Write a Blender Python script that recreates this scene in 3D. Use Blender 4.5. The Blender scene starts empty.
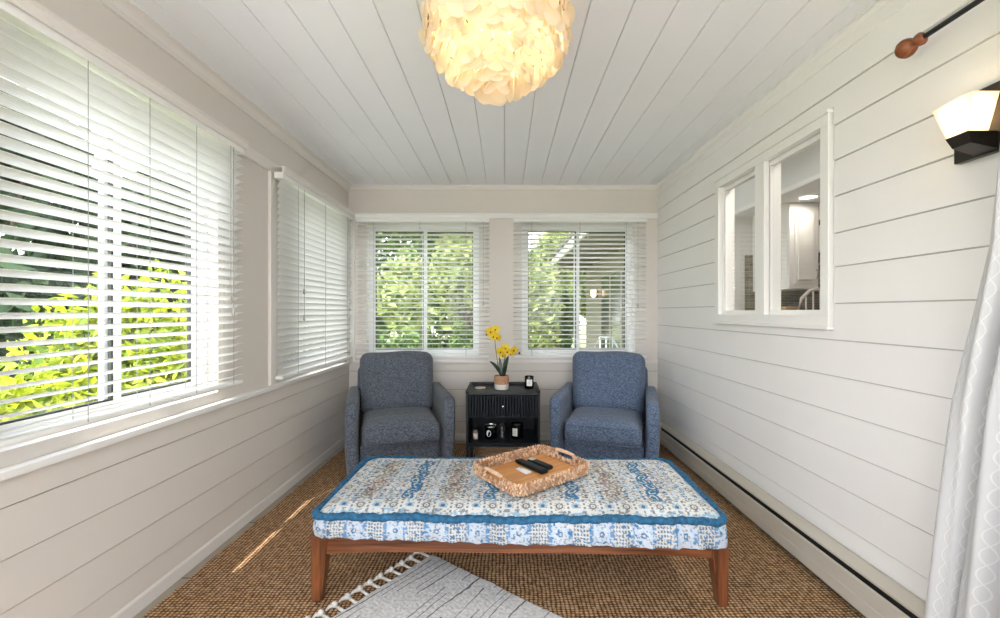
import bpy, bmesh, math, random
import numpy as np
from mathutils import Vector, Matrix
random.seed(7); np.random.seed(7)
PI = math.pi; R = math.radians
S = bpy.context.scene
COL = S.collection

# ------------------------------------------------------------------ materials
MATS = {}
def mat(name, color=(.8,.8,.8), rough=.5, metal=0., spec=.5, var=0., vscale=8., bump=0., bscale=60., trans=None, emit=None, estr=0., sheen=0.):
    if name in MATS: return MATS[name]
    m = bpy.data.materials.new(name); m.use_nodes = True; MATS[name] = m
    nt = m.node_tree; b = nt.nodes['Principled BSDF']
    b.inputs['Base Color'].default_value = (*color, 1); b.inputs['Roughness'].default_value = rough
    b.inputs['Metallic'].default_value = metal; b.inputs['Specular IOR Level'].default_value = spec
    if sheen: b.inputs['Sheen Weight'].default_value = sheen
    tc = nt.nodes.new('ShaderNodeTexCoord')
    if var:
        n = nt.nodes.new('ShaderNodeTexNoise'); n.inputs['Scale'].default_value = vscale; n.inputs['Detail'].default_value = 5
        nt.links.new(tc.outputs['Object'], n.inputs['Vector'])
        r = nt.nodes.new('ShaderNodeValToRGB')
        r.color_ramp.elements[0].position = .3; r.color_ramp.elements[1].position = .7
        r.color_ramp.elements[0].color = (*[max(0, c*(1-var)) for c in color], 1)
        r.color_ramp.elements[1].color = (*[min(1, c*(1+var)) for c in color], 1)
        nt.links.new(n.outputs['Fac'], r.inputs['Fac']); nt.links.new(r.outputs['Color'], b.inputs['Base Color'])
    if bump:
        n2 = nt.nodes.new('ShaderNodeTexNoise'); n2.inputs['Scale'].default_value = bscale; n2.inputs['Detail'].default_value = 3
        nt.links.new(tc.outputs['Object'], n2.inputs['Vector'])
        bp = nt.nodes.new('ShaderNodeBump'); bp.inputs['Strength'].default_value = bump; bp.inputs['Distance'].default_value = .004
        nt.links.new(n2.outputs['Fac'], bp.inputs['Height']); nt.links.new(bp.outputs['Normal'], b.inputs['Normal'])
    if emit:
        b.inputs['Emission Color'].default_value = (*emit, 1); b.inputs['Emission Strength'].default_value = estr
    if trans:
        t = nt.nodes.new('ShaderNodeBsdfTranslucent'); t.inputs['Color'].default_value = (*trans[1], 1)
        mx = nt.nodes.new('ShaderNodeMixShader'); mx.inputs[0].default_value = trans[0]
        nt.links.new(b.outputs[0], mx.inputs[1]); nt.links.new(t.outputs[0], mx.inputs[2])
        nt.links.new(mx.outputs[0], nt.nodes['Material Output'].inputs[0])
    return m

def glass_mat(name, tint=(.97,.98,.98), ior=1.45, mult=1.0):
    m = bpy.data.materials.new(name); m.use_nodes = True; nt = m.node_tree
    nt.nodes.remove(nt.nodes['Principled BSDF'])
    t = nt.nodes.new('ShaderNodeBsdfTransparent'); t.inputs[0].default_value = (*tint, 1)
    g = nt.nodes.new('ShaderNodeBsdfGlossy'); g.inputs['Roughness'].default_value = 0.0
    f = nt.nodes.new('ShaderNodeFresnel'); f.inputs[0].default_value = ior
    ge = nt.nodes.new('ShaderNodeNewGeometry'); io = nt.nodes.new('ShaderNodeMapRange')
    io.inputs[3].default_value = ior; io.inputs[4].default_value = 1/ior
    nt.links.new(ge.outputs['Backfacing'], io.inputs[0]); nt.links.new(io.outputs[0], f.inputs[0])
    k = nt.nodes.new('ShaderNodeMath'); k.operation = 'MULTIPLY'; k.inputs[1].default_value = mult; k.use_clamp = True
    mx = nt.nodes.new('ShaderNodeMixShader')
    nt.links.new(f.outputs[0], k.inputs[0]); nt.links.new(k.outputs[0], mx.inputs[0])
    nt.links.new(t.outputs[0], mx.inputs[1]); nt.links.new(g.outputs[0], mx.inputs[2])
    nt.links.new(mx.outputs[0], nt.nodes['Material Output'].inputs[0])
    return m

def N(nt, typ, **kw):
    n = nt.nodes.new(typ)
    for k, v in kw.items(): setattr(n, k, v)
    return n

def jute_mat(name, dark, mid, light, px=.016, py=.012, bump=.9):
    m = bpy.data.materials.new(name); m.use_nodes = True; nt = m.node_tree; b = nt.nodes['Principled BSDF']
    b.inputs['Roughness'].default_value = .9; b.inputs['Specular IOR Level'].default_value = .15
    tc = N(nt,'ShaderNodeTexCoord'); sep = N(nt,'ShaderNodeSeparateXYZ')
    nz = N(nt,'ShaderNodeTexNoise'); nz.inputs['Scale'].default_value = 14
    ad = N(nt,'ShaderNodeVectorMath', operation='SCALE'); ad.inputs['Scale'].default_value = .016
    av = N(nt,'ShaderNodeVectorMath', operation='ADD')
    nt.links.new(tc.outputs['Object'], nz.inputs['Vector']); nt.links.new(nz.outputs['Color'], ad.inputs[0])
    nt.links.new(tc.outputs['Object'], av.inputs[0]); nt.links.new(ad.outputs[0], av.inputs[1]); nt.links.new(av.outputs[0], sep.inputs[0])
    def absin(out, k):
        a = N(nt,'ShaderNodeMath', operation='MULTIPLY'); a.inputs[1].default_value = k; nt.links.new(out, a.inputs[0])
        s = N(nt,'ShaderNodeMath', operation='SINE'); nt.links.new(a.outputs[0], s.inputs[0])
        ab = N(nt,'ShaderNodeMath', operation='ABSOLUTE'); nt.links.new(s.outputs[0], ab.inputs[0]); return ab.outputs[0]
    a = absin(sep.outputs[0], PI/px); c = absin(sep.outputs[1], PI/py)
    mu = N(nt,'ShaderNodeMath', operation='MULTIPLY'); nt.links.new(a, mu.inputs[0]); nt.links.new(c, mu.inputs[1])
    pw = N(nt,'ShaderNodeMath', operation='POWER'); pw.inputs[1].default_value = .7; nt.links.new(mu.outputs[0], pw.inputs[0])
    n3 = N(nt,'ShaderNodeTexNoise'); n3.inputs['Scale'].default_value = 60; nt.links.new(tc.outputs['Object'], n3.inputs['Vector'])
    s3 = N(nt,'ShaderNodeMath', operation='MULTIPLY_ADD'); s3.inputs[1].default_value = 1.3; s3.inputs[2].default_value = -.65
    nt.links.new(n3.outputs['Fac'], s3.inputs[0])
    sm = N(nt,'ShaderNodeMath', operation='ADD'); nt.links.new(pw.outputs[0], sm.inputs[0]); nt.links.new(s3.outputs[0], sm.inputs[1])
    r = N(nt,'ShaderNodeValToRGB'); e = r.color_ramp.elements
    e[0].position = .12; e[0].color = (*dark,1); e[1].position = .95; e[1].color = (*light,1); x = e.new(.55); x.color = (*mid,1)
    nt.links.new(sm.outputs[0], r.inputs[0]); nt.links.new(r.outputs[0], b.inputs['Base Color'])
    bp = N(nt,'ShaderNodeBump'); bp.inputs['Strength'].default_value = bump; bp.inputs['Distance'].default_value = .006
    nt.links.new(pw.outputs[0], bp.inputs['Height']); nt.links.new(bp.outputs[0], b.inputs['Normal'])
    return m

def wood_mat(name, c1, c2, scale=3., axis='X', rough=.4, dist=5.):
    m = bpy.data.materials.new(name); m.use_nodes = True; nt = m.node_tree; b = nt.nodes['Principled BSDF']
    b.inputs['Roughness'].default_value = rough
    tc = N(nt,'ShaderNodeTexCoord'); mp = N(nt,'ShaderNodeMapping')
    sc = {'X':(.7,12,12),'Y':(12,.7,12),'Z':(12,12,.7)}[axis]
    mp.inputs['Scale'].default_value = sc; nt.links.new(tc.outputs['Object'], mp.inputs[0])
    n = N(nt,'ShaderNodeTexNoise'); n.inputs['Scale'].default_value = scale; n.inputs['Detail'].default_value = 6; n.inputs['Distortion'].default_value = dist*.2
    nt.links.new(mp.outputs[0], n.inputs['Vector'])
    r = N(nt,'ShaderNodeValToRGB'); e = r.color_ramp.elements
    e[0].position = .32; e[0].color = (*c1,1); e[1].position = .68; e[1].color = (*c2,1)
    nt.links.new(n.outputs['Fac'], r.inputs[0]); nt.links.new(r.outputs[0], b.inputs['Base Color'])
    return m

def fabric_mat(name, c1, c2, scale=260., bump=.35):
    m = bpy.data.materials.new(name); m.use_nodes = True; nt = m.node_tree; b = nt.nodes['Principled BSDF']
    b.inputs['Roughness'].default_value = .95; b.inputs['Specular IOR Level'].default_value = .1; b.inputs['Sheen Weight'].default_value = .15
    tc = N(nt,'ShaderNodeTexCoord'); mp = N(nt,'ShaderNodeMapping'); mp.inputs['Scale'].default_value = (.45,1,1)
    nt.links.new(tc.outputs['Object'], mp.inputs[0])
    n = N(nt,'ShaderNodeTexNoise'); n.inputs['Scale'].default_value = scale; n.inputs['Detail'].default_value = 2
    nt.links.new(mp.outputs[0], n.inputs['Vector'])
    n2 = N(nt,'ShaderNodeTexNoise'); n2.inputs['Scale'].default_value = 130; n2.inputs['Detail'].default_value = 4
    nt.links.new(mp.outputs[0], n2.inputs['Vector'])
    mm = N(nt,'ShaderNodeMath', operation='ADD'); nt.links.new(n.outputs['Fac'], mm.inputs[0]); nt.links.new(n2.outputs['Fac'], mm.inputs[1])
    hf = N(nt,'ShaderNodeMath', operation='MULTIPLY'); hf.inputs[1].default_value = .5; nt.links.new(mm.outputs[0], hf.inputs[0])
    r = N(nt,'ShaderNodeValToRGB'); e = r.color_ramp.elements
    e[0].position = .38; e[0].color = (*c1,1); e[1].position = .62; e[1].color = (*c2,1)
    nt.links.new(hf.outputs[0], r.inputs[0]); nt.links.new(r.outputs[0], b.inputs['Base Color'])
    bp = N(nt,'ShaderNodeBump'); bp.inputs['Strength'].default_value = bump; bp.inputs['Distance'].default_value = .003
    nt.links.new(hf.outputs[0], bp.inputs['Height']); nt.links.new(bp.outputs[0], b.inputs['Normal'])
    return m

def attr_mat(name, rough=.9, bump=.2):
    m = bpy.data.materials.new(name); m.use_nodes = True; nt = m.node_tree; b = nt.nodes['Principled BSDF']
    b.inputs['Roughness'].default_value = rough; b.inputs['Specular IOR Level'].default_value = .1
    a = N(nt,'ShaderNodeAttribute'); a.attribute_name = 'print'; nt.links.new(a.outputs['Color'], b.inputs['Base Color'])
    tc = N(nt,'ShaderNodeTexCoord'); n = N(nt,'ShaderNodeTexNoise'); n.inputs['Scale'].default_value = 90
    nt.links.new(tc.outputs['Object'], n.inputs['Vector'])
    bp = N(nt,'ShaderNodeBump'); bp.inputs['Strength'].default_value = bump; bp.inputs['Distance'].default_value = .003
    nt.links.new(n.outputs['Fac'], bp.inputs['Height']); nt.links.new(bp.outputs[0], b.inputs['Normal'])
    return m

def leaf_mat(name, c1, c2, tr=.35):
    m = bpy.data.materials.new(name); m.use_nodes = True; nt = m.node_tree; b = nt.nodes['Principled BSDF']
    b.inputs['Roughness'].default_value = .55; b.inputs['Specular IOR Level'].default_value = .3
    g = N(nt,'ShaderNodeNewGeometry'); r = N(nt,'ShaderNodeValToRGB'); e = r.color_ramp.elements
    e[0].color = (*c1,1); e[1].color = (*c2,1)
    nt.links.new(g.outputs['Random Per Island'], r.inputs[0]); nt.links.new(r.outputs[0], b.inputs['Base Color'])
    t = N(nt,'ShaderNodeBsdfTranslucent'); nt.links.new(r.outputs[0], t.inputs[0])
    mx = N(nt,'ShaderNodeMixShader'); mx.inputs[0].default_value = tr
    nt.links.new(b.outputs[0], mx.inputs[1]); nt.links.new(t.outputs[0], mx.inputs[2]); nt.links.new(mx.outputs[0], nt.nodes['Material Output'].inputs[0])
    return m

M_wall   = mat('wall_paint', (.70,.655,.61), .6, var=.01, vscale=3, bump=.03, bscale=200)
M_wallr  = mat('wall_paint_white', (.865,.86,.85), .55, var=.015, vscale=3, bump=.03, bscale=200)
M_lapshade = mat('lap_shade_strip', (.30,.265,.235), .9)  # dark colour painted in for the shadow under each lap board
M_lapshade2= mat('lap_shade_grey', (.52,.51,.50), .9)
M_white  = mat('white_trim', (.86,.855,.84), .4)
M_casing = mat('warm_white_trim', (.77,.735,.70), .4)
M_vinyl  = mat('white_vinyl', (.84,.85,.84), .35)
M_gasket = mat('dark_gasket', (.03,.035,.03), .5)
M_blind  = mat('blind_slat', (.88,.885,.87), .4, trans=(.30,(.93,.93,.92)))
M_rail   = mat('blind_rail', (.85,.85,.83), .4)
M_cord   = mat('blind_cord', (.42,.42,.40), .8)
M_ladder = mat('ladder_cord', (.30,.30,.29), .8)
M_glass  = glass_mat('window_glass')
M_glass2 = glass_mat('inner_window_glass', (.95,.96,.955), 1.5, 1.0)
M_jute   = jute_mat('jute', (.105,.048,.021), (.33,.180,.088), (.66,.45,.265), .0175, .0135)
M_black  = mat('black_paint', (.010,.012,.016), .38)
M_tablebk= mat('table_black', (.009,.011,.016), .42, spec=.35, var=.3, vscale=20)
M_fab    = fabric_mat('blue_grey_weave', (.046,.068,.118), (.180,.236,.345))
M_fab_leftlit   = fabric_mat('blue_grey_weave_left_lit', (.050,.060,.080), (.180,.202,.245))  # same cloth as M_fab, with the left chair's greyer light put into the colour
M_walnut = wood_mat('red_brown_wood', (.055,.016,.006), (.235,.080,.030), 4, 'X', .3)
M_walnutz= wood_mat('red_brown_wood_leg', (.055,.016,.006), (.235,.080,.030), 4, 'Z', .3)
M_traywd = wood_mat('tray_wood', (.52,.21,.055), (.72,.35,.115), 2, 'X', .45)
M_lightwd= wood_mat('pale_dowel', (.62,.40,.26), (.80,.58,.42), 3, 'X', .5)
M_finial = wood_mat('finial_wood', (.09,.022,.007), (.28,.085,.028), 3, 'Y', .25)
M_print  = attr_mat('block_print')
M_teal   = mat('teal_piping', (.016,.105,.215), .85, var=.45, vscale=60, bump=.8, bscale=120)

# ------------------------------------------------------------------ mesh helpers
def link(o, parent=None):
    COL.objects.link(o)
    if parent: o.parent = parent
    return o
class MB:
    def __init__(s, M=None): s.bm = bmesh.new(); s.M = M or Matrix.Identity(4)
    def v(s, p): return s.bm.verts.new(s.M @ Vector(p))
    def face(s, pts): return s.bm.faces.new([s.v(p) for p in pts])
    def box(s, x0, x1, y0, y1, z0, z1, bev=0., M=None):
        M = M or Matrix.Identity(4)
        c = [(x,y,z) for x in (x0,x1) for y in (y0,y1) for z in (z0,z1)]
        vs = [s.v(M @ Vector(p)) for p in c]
        fs = [s.bm.faces.new([vs[i] for i in f]) for f in ((0,1,3,2),(4,6,7,5),(0,4,5,1),(2,3,7,6),(0,2,6,4),(1,5,7,3))]
        if bev:
            es = list({e for f in fs for e in f.edges})
            bmesh.ops.bevel(s.bm, geom=es, offset=bev, segments=2, affect='EDGES', profile=.5)
        return s
    def hexa(s, P):   # 8 points: bottom 4 (ccw), top 4
        vs = [s.v(p) for p in P]
        for f in ((3,2,1,0),(4,5,6,7),(0,1,5,4),(1,2,6,5),(2,3,7,6),(3,0,4,7)): s.bm.faces.new([vs[i] for i in f])
        return s
    def tube(s, pts, r, n=8, cap=True):
        pts = [Vector(p) for p in pts]; rr = r if isinstance(r,(list,tuple)) else [r]*len(pts); rings = []
        for i, p in enumerate(pts):
            d = (pts[min(i+1,len(pts)-1)] - pts[max(i-1,0)]).normalized()
            a = d.cross(Vector((0,0,1)) if abs(d.z) < .9 else Vector((1,0,0))).normalized(); b = d.cross(a)
            rings.append([s.v(p + (a*math.cos(2*PI*k/n) + b*math.sin(2*PI*k/n))*rr[i]) for k in range(n)])
        for i in range(len(rings)-1):
            for k in range(n): s.bm.faces.new([rings[i][k], rings[i][(k+1)%n], rings[i+1][(k+1)%n], rings[i+1][k]])
        if cap: s.bm.faces.new(rings[0][::-1]); s.bm.faces.new(rings[-1])
        return s
    def lathe(s, prof, c=(0,0,0), n=24, axis='Z', caps=True):
        rings = []
        for r, h in prof:
            ring = []
            for k in range(n):
                a = 2*PI*k/n; p = (r*math.cos(a), r*math.sin(a), h)
                if axis == 'Y': p = (p[0], h, p[1])
                if axis == 'X': p = (h, p[0], p[1])
                ring.append(s.v((c[0]+p[0], c[1]+p[1], c[2]+p[2])))
            rings.append(ring)
        for i in range(len(rings)-1):
            for k in range(n): s.bm.faces.new([rings[i][k], rings[i][(k+1)%n], rings[i+1][(k+1)%n], rings[i+1][k]])
        if caps: s.bm.faces.new(rings[0][::-1]); s.bm.faces.new(rings[-1])
        return s
    def prism(s, pts, a, b, f=lambda p, t: (p[0], p[1], t)):
        A = [s.v(f(p, a)) for p in pts]; B = [s.v(f(p, b)) for p in pts]; n = len(pts)
        for i in range(n): s.bm.faces.new([A[i], A[(i+1)%n], B[(i+1)%n], B[i]])
        s.bm.faces.new(A[::-1]); s.bm.faces.new(B)
        return s
    def rbox(s, sx, sy, sz, r, c=(0,0,0), n=10, fn=None, M=None):
        M = M or Matrix.Identity(4)
        t = bmesh.new(); bmesh.ops.create_cube(t, size=2.0)
        bmesh.ops.subdivide_edges(t, edges=t.edges[:], cuts=n, use_grid_fill=True)
        h = (sx/2, sy/2, sz/2); mp = {}
        for v in t.verts:
            q = [math.copysign(abs(v.co[i])**.8, v.co[i])*h[i] for i in range(3)]
            inn = Vector([max(-(h[i]-r), min(h[i]-r, q[i])) for i in range(3)]); d = Vector(q) - inn
            p = inn + (d.normalized()*r if d.length > 1e-9 else d)
            if d.length > 1e-9 and max(abs(v.co[i]) for i in range(3)) < .999: p = Vector(q)
            if fn: p = Vector(fn(p, (p.x/h[0], p.y/h[1], p.z/h[2])))
            mp[v] = s.v(M @ (p + Vector(c)))
        for f in t.faces: s.bm.faces.new([mp[v] for v in f.verts])
        t.free(); return s
    def build(s, name, m, parent=None, smooth=False, doubles=False, angle=None):
        if doubles: bmesh.ops.remove_doubles(s.bm, verts=s.bm.verts[:], dist=1e-5)
        bmesh.ops.recalc_face_normals(s.bm, faces=s.bm.faces[:])
        me = bpy.data.meshes.new(name); s.bm.to_mesh(me); s.bm.free(); me.materials.append(m)
        if smooth:
            me.shade_smooth()
            if angle is not None and hasattr(me, 'set_sharp_from_angle'): me.set_sharp_from_angle(angle=R(angle))
        return link(bpy.data.objects.new(name, me), parent)

def thing(name, label, cat, loc=(0,0,0), rz=0, group=None):
    o = bpy.data.objects.new(name, None); COL.objects.link(o); o.empty_display_size = .05
    o.location = loc; o.rotation_euler = (0,0,rz); o['label'] = label; o['category'] = cat
    if group: o['group'] = group
    return o
def tag(o, label, cat, group=None, kind=None):
    o['label'] = label; o['category'] = cat
    if group: o['group'] = group
    if kind: o['kind'] = kind
    return o
def struct(o, label=None):
    o['kind'] = 'structure'
    if label: o['label'] = label
    return o
def copy_tree(o, parent=None):
    c = o.copy(); COL.objects.link(c)
    if parent: c.parent = parent
    for ch in list(o.children): copy_tree(ch, c)
    return c

# ------------------------------------------------------------------ room dimensions
XL, XR, YB, YF, ZC, TH = -1.458, 1.421, 3.89, -1.5, 2.348, .12
FL = lambda u,t,z: (XL+t, u, z)        # left wall; t into the room
FB = lambda u,t,z: (u, YB-t, z)
FR = lambda u,t,z: (XR-t, u, z)
FF = lambda u,t,z: (u, YF+t, z)

def wall(name, f, u0, u1, z0, z1, holes, m, th=TH):
    us = sorted({u0,u1,*[h[0] for h in holes],*[h[1] for h in holes]}); zs = sorted({z0,z1,*[h[2] for h in holes],*[h[3] for h in holes]})
    def solid(i,j):
        if not (0 <= i < len(us)-1 and 0 <= j < len(zs)-1): return False
        uc=(us[i]+us[i+1])/2; zc=(zs[j]+zs[j+1])/2
        return not any(h[0]<uc<h[1] and h[2]<zc<h[3] for h in holes)
    b = MB()
    for i in range(len(us)-1):
        for j in range(len(zs)-1):
            if not solid(i,j): continue
            a,c,d,e = us[i],us[i+1],zs[j],zs[j+1]
            b.face([f(a,0,d),f(c,0,d),f(c,0,e),f(a,0,e)]); b.face([f(a,-th,d),f(a,-th,e),f(c,-th,e),f(c,-th,d)])
            if not solid(i-1,j): b.face([f(a,0,d),f(a,0,e),f(a,-th,e),f(a,-th,d)])
            if not solid(i+1,j): b.face([f(c,0,d),f(c,-th,d),f(c,-th,e),f(c,0,e)])
            if not solid(i,j-1): b.face([f(a,0,d),f(a,-th,d),f(c,-th,d),f(c,0,d)])
            if not solid(i,j+1): b.face([f(a,0,e),f(c,0,e),f(c,-th,e),f(a,-th,e)])
    o = b.build(name, m, doubles=True); struct(o); return o

def siding(name, f, lines, u0, u1, ztop, holes, m, parent, tb=.016, tt=.010, gap=.0050, seam=None):
    """lap boards: each course is thickest at its lower edge"""
    b = MB(); zs = list(lines)+[ztop]
    for k in range(len(zs)-1):
        a, c = zs[k], zs[k+1]-(gap if k<len(zs)-2 else 0); full = (lines[1]-lines[0]) if len(lines) > 1 else c-a
        th = lambda z, a=a: tb + (tt-tb)*min(1,(z-a)/full)
        rects = [(u0,u1,a,c)]
        for h in holes:
            nr = []
            for r in rects:
                if r[1]<=h[0] or r[0]>=h[1] or r[3]<=h[2] or r[2]>=h[3]: nr.append(r); continue
                if r[0]<h[0]: nr.append((r[0],h[0],r[2],r[3]))
                if r[1]>h[1]: nr.append((h[1],r[1],r[2],r[3]))
                x0,x1=max(r[0],h[0]),min(r[1],h[1])
                if r[2]<h[2]: nr.append((x0,x1,r[2],h[2]))
                if r[3]>h[3]: nr.append((x0,x1,h[3],r[3]))
            rects = nr
        for (p,q,z0,z1) in rects:
            t0,t1 = th(z0),th(z1)
            b.hexa([f(p,0,z0),f(q,0,z0),f(q,t0,z0),f(p,t0,z0),f(p,0,z1),f(q,0,z1),f(q,t1,z1),f(p,t1,z1)])
    o = b.build(name, m, parent)
    q = MB()  # strips filling the gaps, coloured dark as the boards' shadow lines
    for z in lines[1:]:
        spans = [(u0,u1)]
        for h in holes:
            if h[2] < z < h[3]: spans = [t_ for a_,c_ in spans for t_ in ((a_,min(c_,h[0])),(max(a_,h[1]),c_)) if t_[1]>t_[0]]
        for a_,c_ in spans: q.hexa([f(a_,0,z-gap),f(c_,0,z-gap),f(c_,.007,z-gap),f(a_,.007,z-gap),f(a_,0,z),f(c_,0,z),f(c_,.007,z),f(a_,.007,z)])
    q.build('lap_shade_strip', seam or M_lapshade, parent)
    return o

# window openings (u0,u1,z0,z1)
W1 = (1.15, 2.13, .775, 2.015); W2 = (2.76, 3.66, .775, 2.015)
W3 = (-1.285, -.245, .765, 2.0);  W4 = (.150, 1.195, .765, 2.0)
W_ADDED = (-1.25, .62, .775, 2.015)  # unseen opening added behind the viewer to bring in more sky light
W5 = (1.86, 2.755, 1.155, 2.005)
wl = wall('wall_left', FL, YF, YB+TH, 0, ZC+.05, [W1,W2,W_ADDED], M_wall)
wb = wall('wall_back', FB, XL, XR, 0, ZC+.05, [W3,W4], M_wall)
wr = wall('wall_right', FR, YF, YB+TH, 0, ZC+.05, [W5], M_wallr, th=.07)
wf = wall('wall_front', FF, XL-TH, XR+TH, 0, ZC+.05, [(-1.36,1.32,.02,2.30)], M_wall)
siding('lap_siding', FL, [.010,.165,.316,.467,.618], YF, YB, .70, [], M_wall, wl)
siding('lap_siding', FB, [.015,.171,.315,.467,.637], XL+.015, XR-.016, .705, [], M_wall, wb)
siding('lap_siding', FR, [.0+.135,.29,.445,.60,.755,.908,1.063,1.219,1.375,1.518,1.675,1.83,1.98,2.125], YF, YB, 2.262, [(1.80,2.81,1.10,2.06)], M_wallr, wr, seam=M_lapshade2)

# ceiling: boards with v-grooves running down the room
M_ceil = mat('ceiling_paint', (.885,.90,.925), .55, var=.01, vscale=2)
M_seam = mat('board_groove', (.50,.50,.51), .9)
cb = MB(); seams = [-.0067 + .164*k for k in range(-9,10)]
xs = [XL-.12] + [s_ for s_ in seams if XL-.1 < s_ < XR+.1] + [XR+.12]
for a, c in zip(xs[:-1], xs[1:]):
    g = .0012
    cb.prism([(a+g,ZC+.012),(a+g,ZC+.004),(a+g+.0018,ZC),(c-g-.0018,ZC),(c-g,ZC+.004),(c-g,ZC+.012)], YF-.1, YB+.1, lambda p,t:(p[0],t,p[1]))
ceil = struct(cb.build('ceiling', M_ceil))
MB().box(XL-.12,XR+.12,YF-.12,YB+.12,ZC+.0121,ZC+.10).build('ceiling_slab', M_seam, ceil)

# floor: large tiles
def floor_mat():
    m = bpy.data.materials.new('floor_tile'); m.use_nodes = True; nt = m.node_tree; b = nt.nodes['Principled BSDF']
    b.inputs['Roughness'].default_value = .45
    tc = N(nt,'ShaderNodeTexCoord'); mp = N(nt,'ShaderNodeMapping'); mp.inputs['Location'].default_value = (.3,-1.863+.49*4,0)
    br = N(nt,'ShaderNodeTexBrick'); br.offset = 0; br.inputs['Scale'].default_value = 1; br.inputs['Brick Width'].default_value = .49; br.inputs['Row Height'].default_value = .49
    br.inputs['Mortar Size'].default_value = .004; br.inputs['Color1'].default_value = (.36,.32,.26,1); br.inputs['Color2'].default_value = (.31,.275,.22,1); br.inputs['Mortar'].default_value = (.09,.08,.07,1)
    nt.links.new(tc.outputs['Object'], mp.inputs[0]); nt.links.new(mp.outputs[0], br.inputs[0])
    n = N(nt,'ShaderNodeTexNoise'); n.inputs['Scale'].default_value = 6; n.inputs['Detail'].default_value = 6; nt.links.new(tc.outputs['Object'], n.inputs[0])
    mx = N(nt,'ShaderNodeMix', data_type='RGBA', blend_type='MULTIPLY'); mx.inputs[0].default_value = .5
    r = N(nt,'ShaderNodeValToRGB'); r.color_ramp.elements[0].color=(.6,.6,.6,1); r.color_ramp.elements[1].color=(1.2,1.2,1.2,1)
    nt.links.new(n.outputs['Fac'], r.inputs[0]); nt.links.new(br.outputs[0], mx.inputs[6]); nt.links.new(r.outputs[0], mx.inputs[7]); nt.links.new(mx.outputs[2], b.inputs['Base Color'])
    return m
struct(MB().box(XL-.12,XR+.12,YF-.12,YB+.12,-.12,0).build('floor', floor_mat()))

# baseboard (left, back)
def base_prof(f, u0, u1, name):
    pts = [(0,0),(.019,0),(.020,.052),(.017,.060),(.014,.064),(0,.064)]
    return struct(MB().prism([(t,z) for t,z in pts], u0, u1, lambda p,u: f(u,p[0],p[1])).build(name, M_casing))
base_prof(FL, YF, YB, 'baseboard_left'); base_prof(FB, XL+.03, XR-.07, 'baseboard_back')
# crown mouldings
def crown(f,u0,u1,z0,name,m,d=.05,step=True):
    h = ZC-z0
    pts = [(0,z0),(.012,z0),(.014,z0+.012),(.018,z0+.016)] + [(.018+(d-.018)*(1-math.cos(a)), z0+.016+(h-.024)*math.sin(a)) for a in [R(x) for x in (15,30,45,60,75,90)]] + [(d,ZC),(0,ZC)]
    return struct(MB().prism(pts,u0,u1,lambda p,u:f(u,p[0],p[1])).build(name,m))
crown(FL,YF,YB,2.292,'trim_1',M_casing); crown(FB,XL+.02,XR-.02,2.312,'trim_2',M_casing,.03); 
struct(MB().box(XR-.016,XR,YF,YB,2.262,2.305,.003).build('trim_3',M_white))
crown(FR,YF,YB,2.302,'trim_4',M_white,.032)
# head bands joining the valances
struct(MB().box(XL,XL+.022,YF,YB,2.045,2.108,.004).build('trim_5',M_casing))
struct(MB().box(XL+.022,XR-.02,YB-.022,YB,2.045,2.092,.004).build('trim_6',M_white))
# window sills (long stools with an apron edge)
struct(MB().box(XL,XL+.036,YF,YB,.700,.728,.005).build('trim_7',M_white))
struct(MB().box(XL+.036,XR-.02,YB-.034,YB,.705,.730,.005).build('trim_8',M_casing))
# vertical casings
struct(MB().box(XL,XL+.020,2.575,2.635,.728,2.045,.003).build('trim_9',M_casing))
struct(MB().box(XL,XL+.020,3.80,3.868,.728,2.045,.003).build('trim_10',M_casing))
struct(MB().box(XL+.02,XL+.062,YB-.018,YB,.730,2.045,.003).build('trim_11',M_white))

def window(n, f, W, split=True, sign=1, d0=-.055, d1=-.10):
    u0,u1,z0,z1 = W; fw = .045
    def rect_frame(b, a,c,d,e,w,t0,t1):
        for (p,q,r_,s_) in ((a,c,d,d+w),(a,c,e-w,e),(a,a+w,d+w,e-w),(c-w,c,d+w,e-w)):
            P=[f(p,t1,r_),f(q,t1,r_),f(q,t0,r_),f(p,t0,r_),f(p,t1,s_),f(q,t1,s_),f(q,t0,s_),f(p,t0,s_)]
            b.hexa(P)
    b = MB(); rect_frame(b,u0,u1,z0,z1,.03,d0,d1-.01)
    fr = b.build('window_%d'%n, M_vinyl); struct(fr)
    um = (u0+u1)/2
    for k,(a,c,t) in enumerate(((u0+.03,um+.025,-.065),(um-.025,u1-.03,-.088))):
        b = MB(); rect_frame(b,a,c,z0+.03,z1-.03,.032,t,t-.020); b.build('sash',M_vinyl,fr)
        b = MB(); rect_frame(b,a+.032,c-.032,z0+.062,z1-.062,.007,t-.003,t-.017); b.build('gasket',M_gasket,fr)
        b = MB(); b.face([f(a+.035,t-.010,z0+.065),f(c-.035,t-.010,z0+.065),f(c-.035,t-.010,z1-.065),f(a+.035,t-.010,z1-.065)])
        b.build('pane',M_glass,fr)
    return fr
window(1,FL,W1); window(2,FL,W2); window(6,FL,W_ADDED); window(3,FB,W3); window(4,FB,W4)  # number six is the added, unseen window that brightens the room

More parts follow.
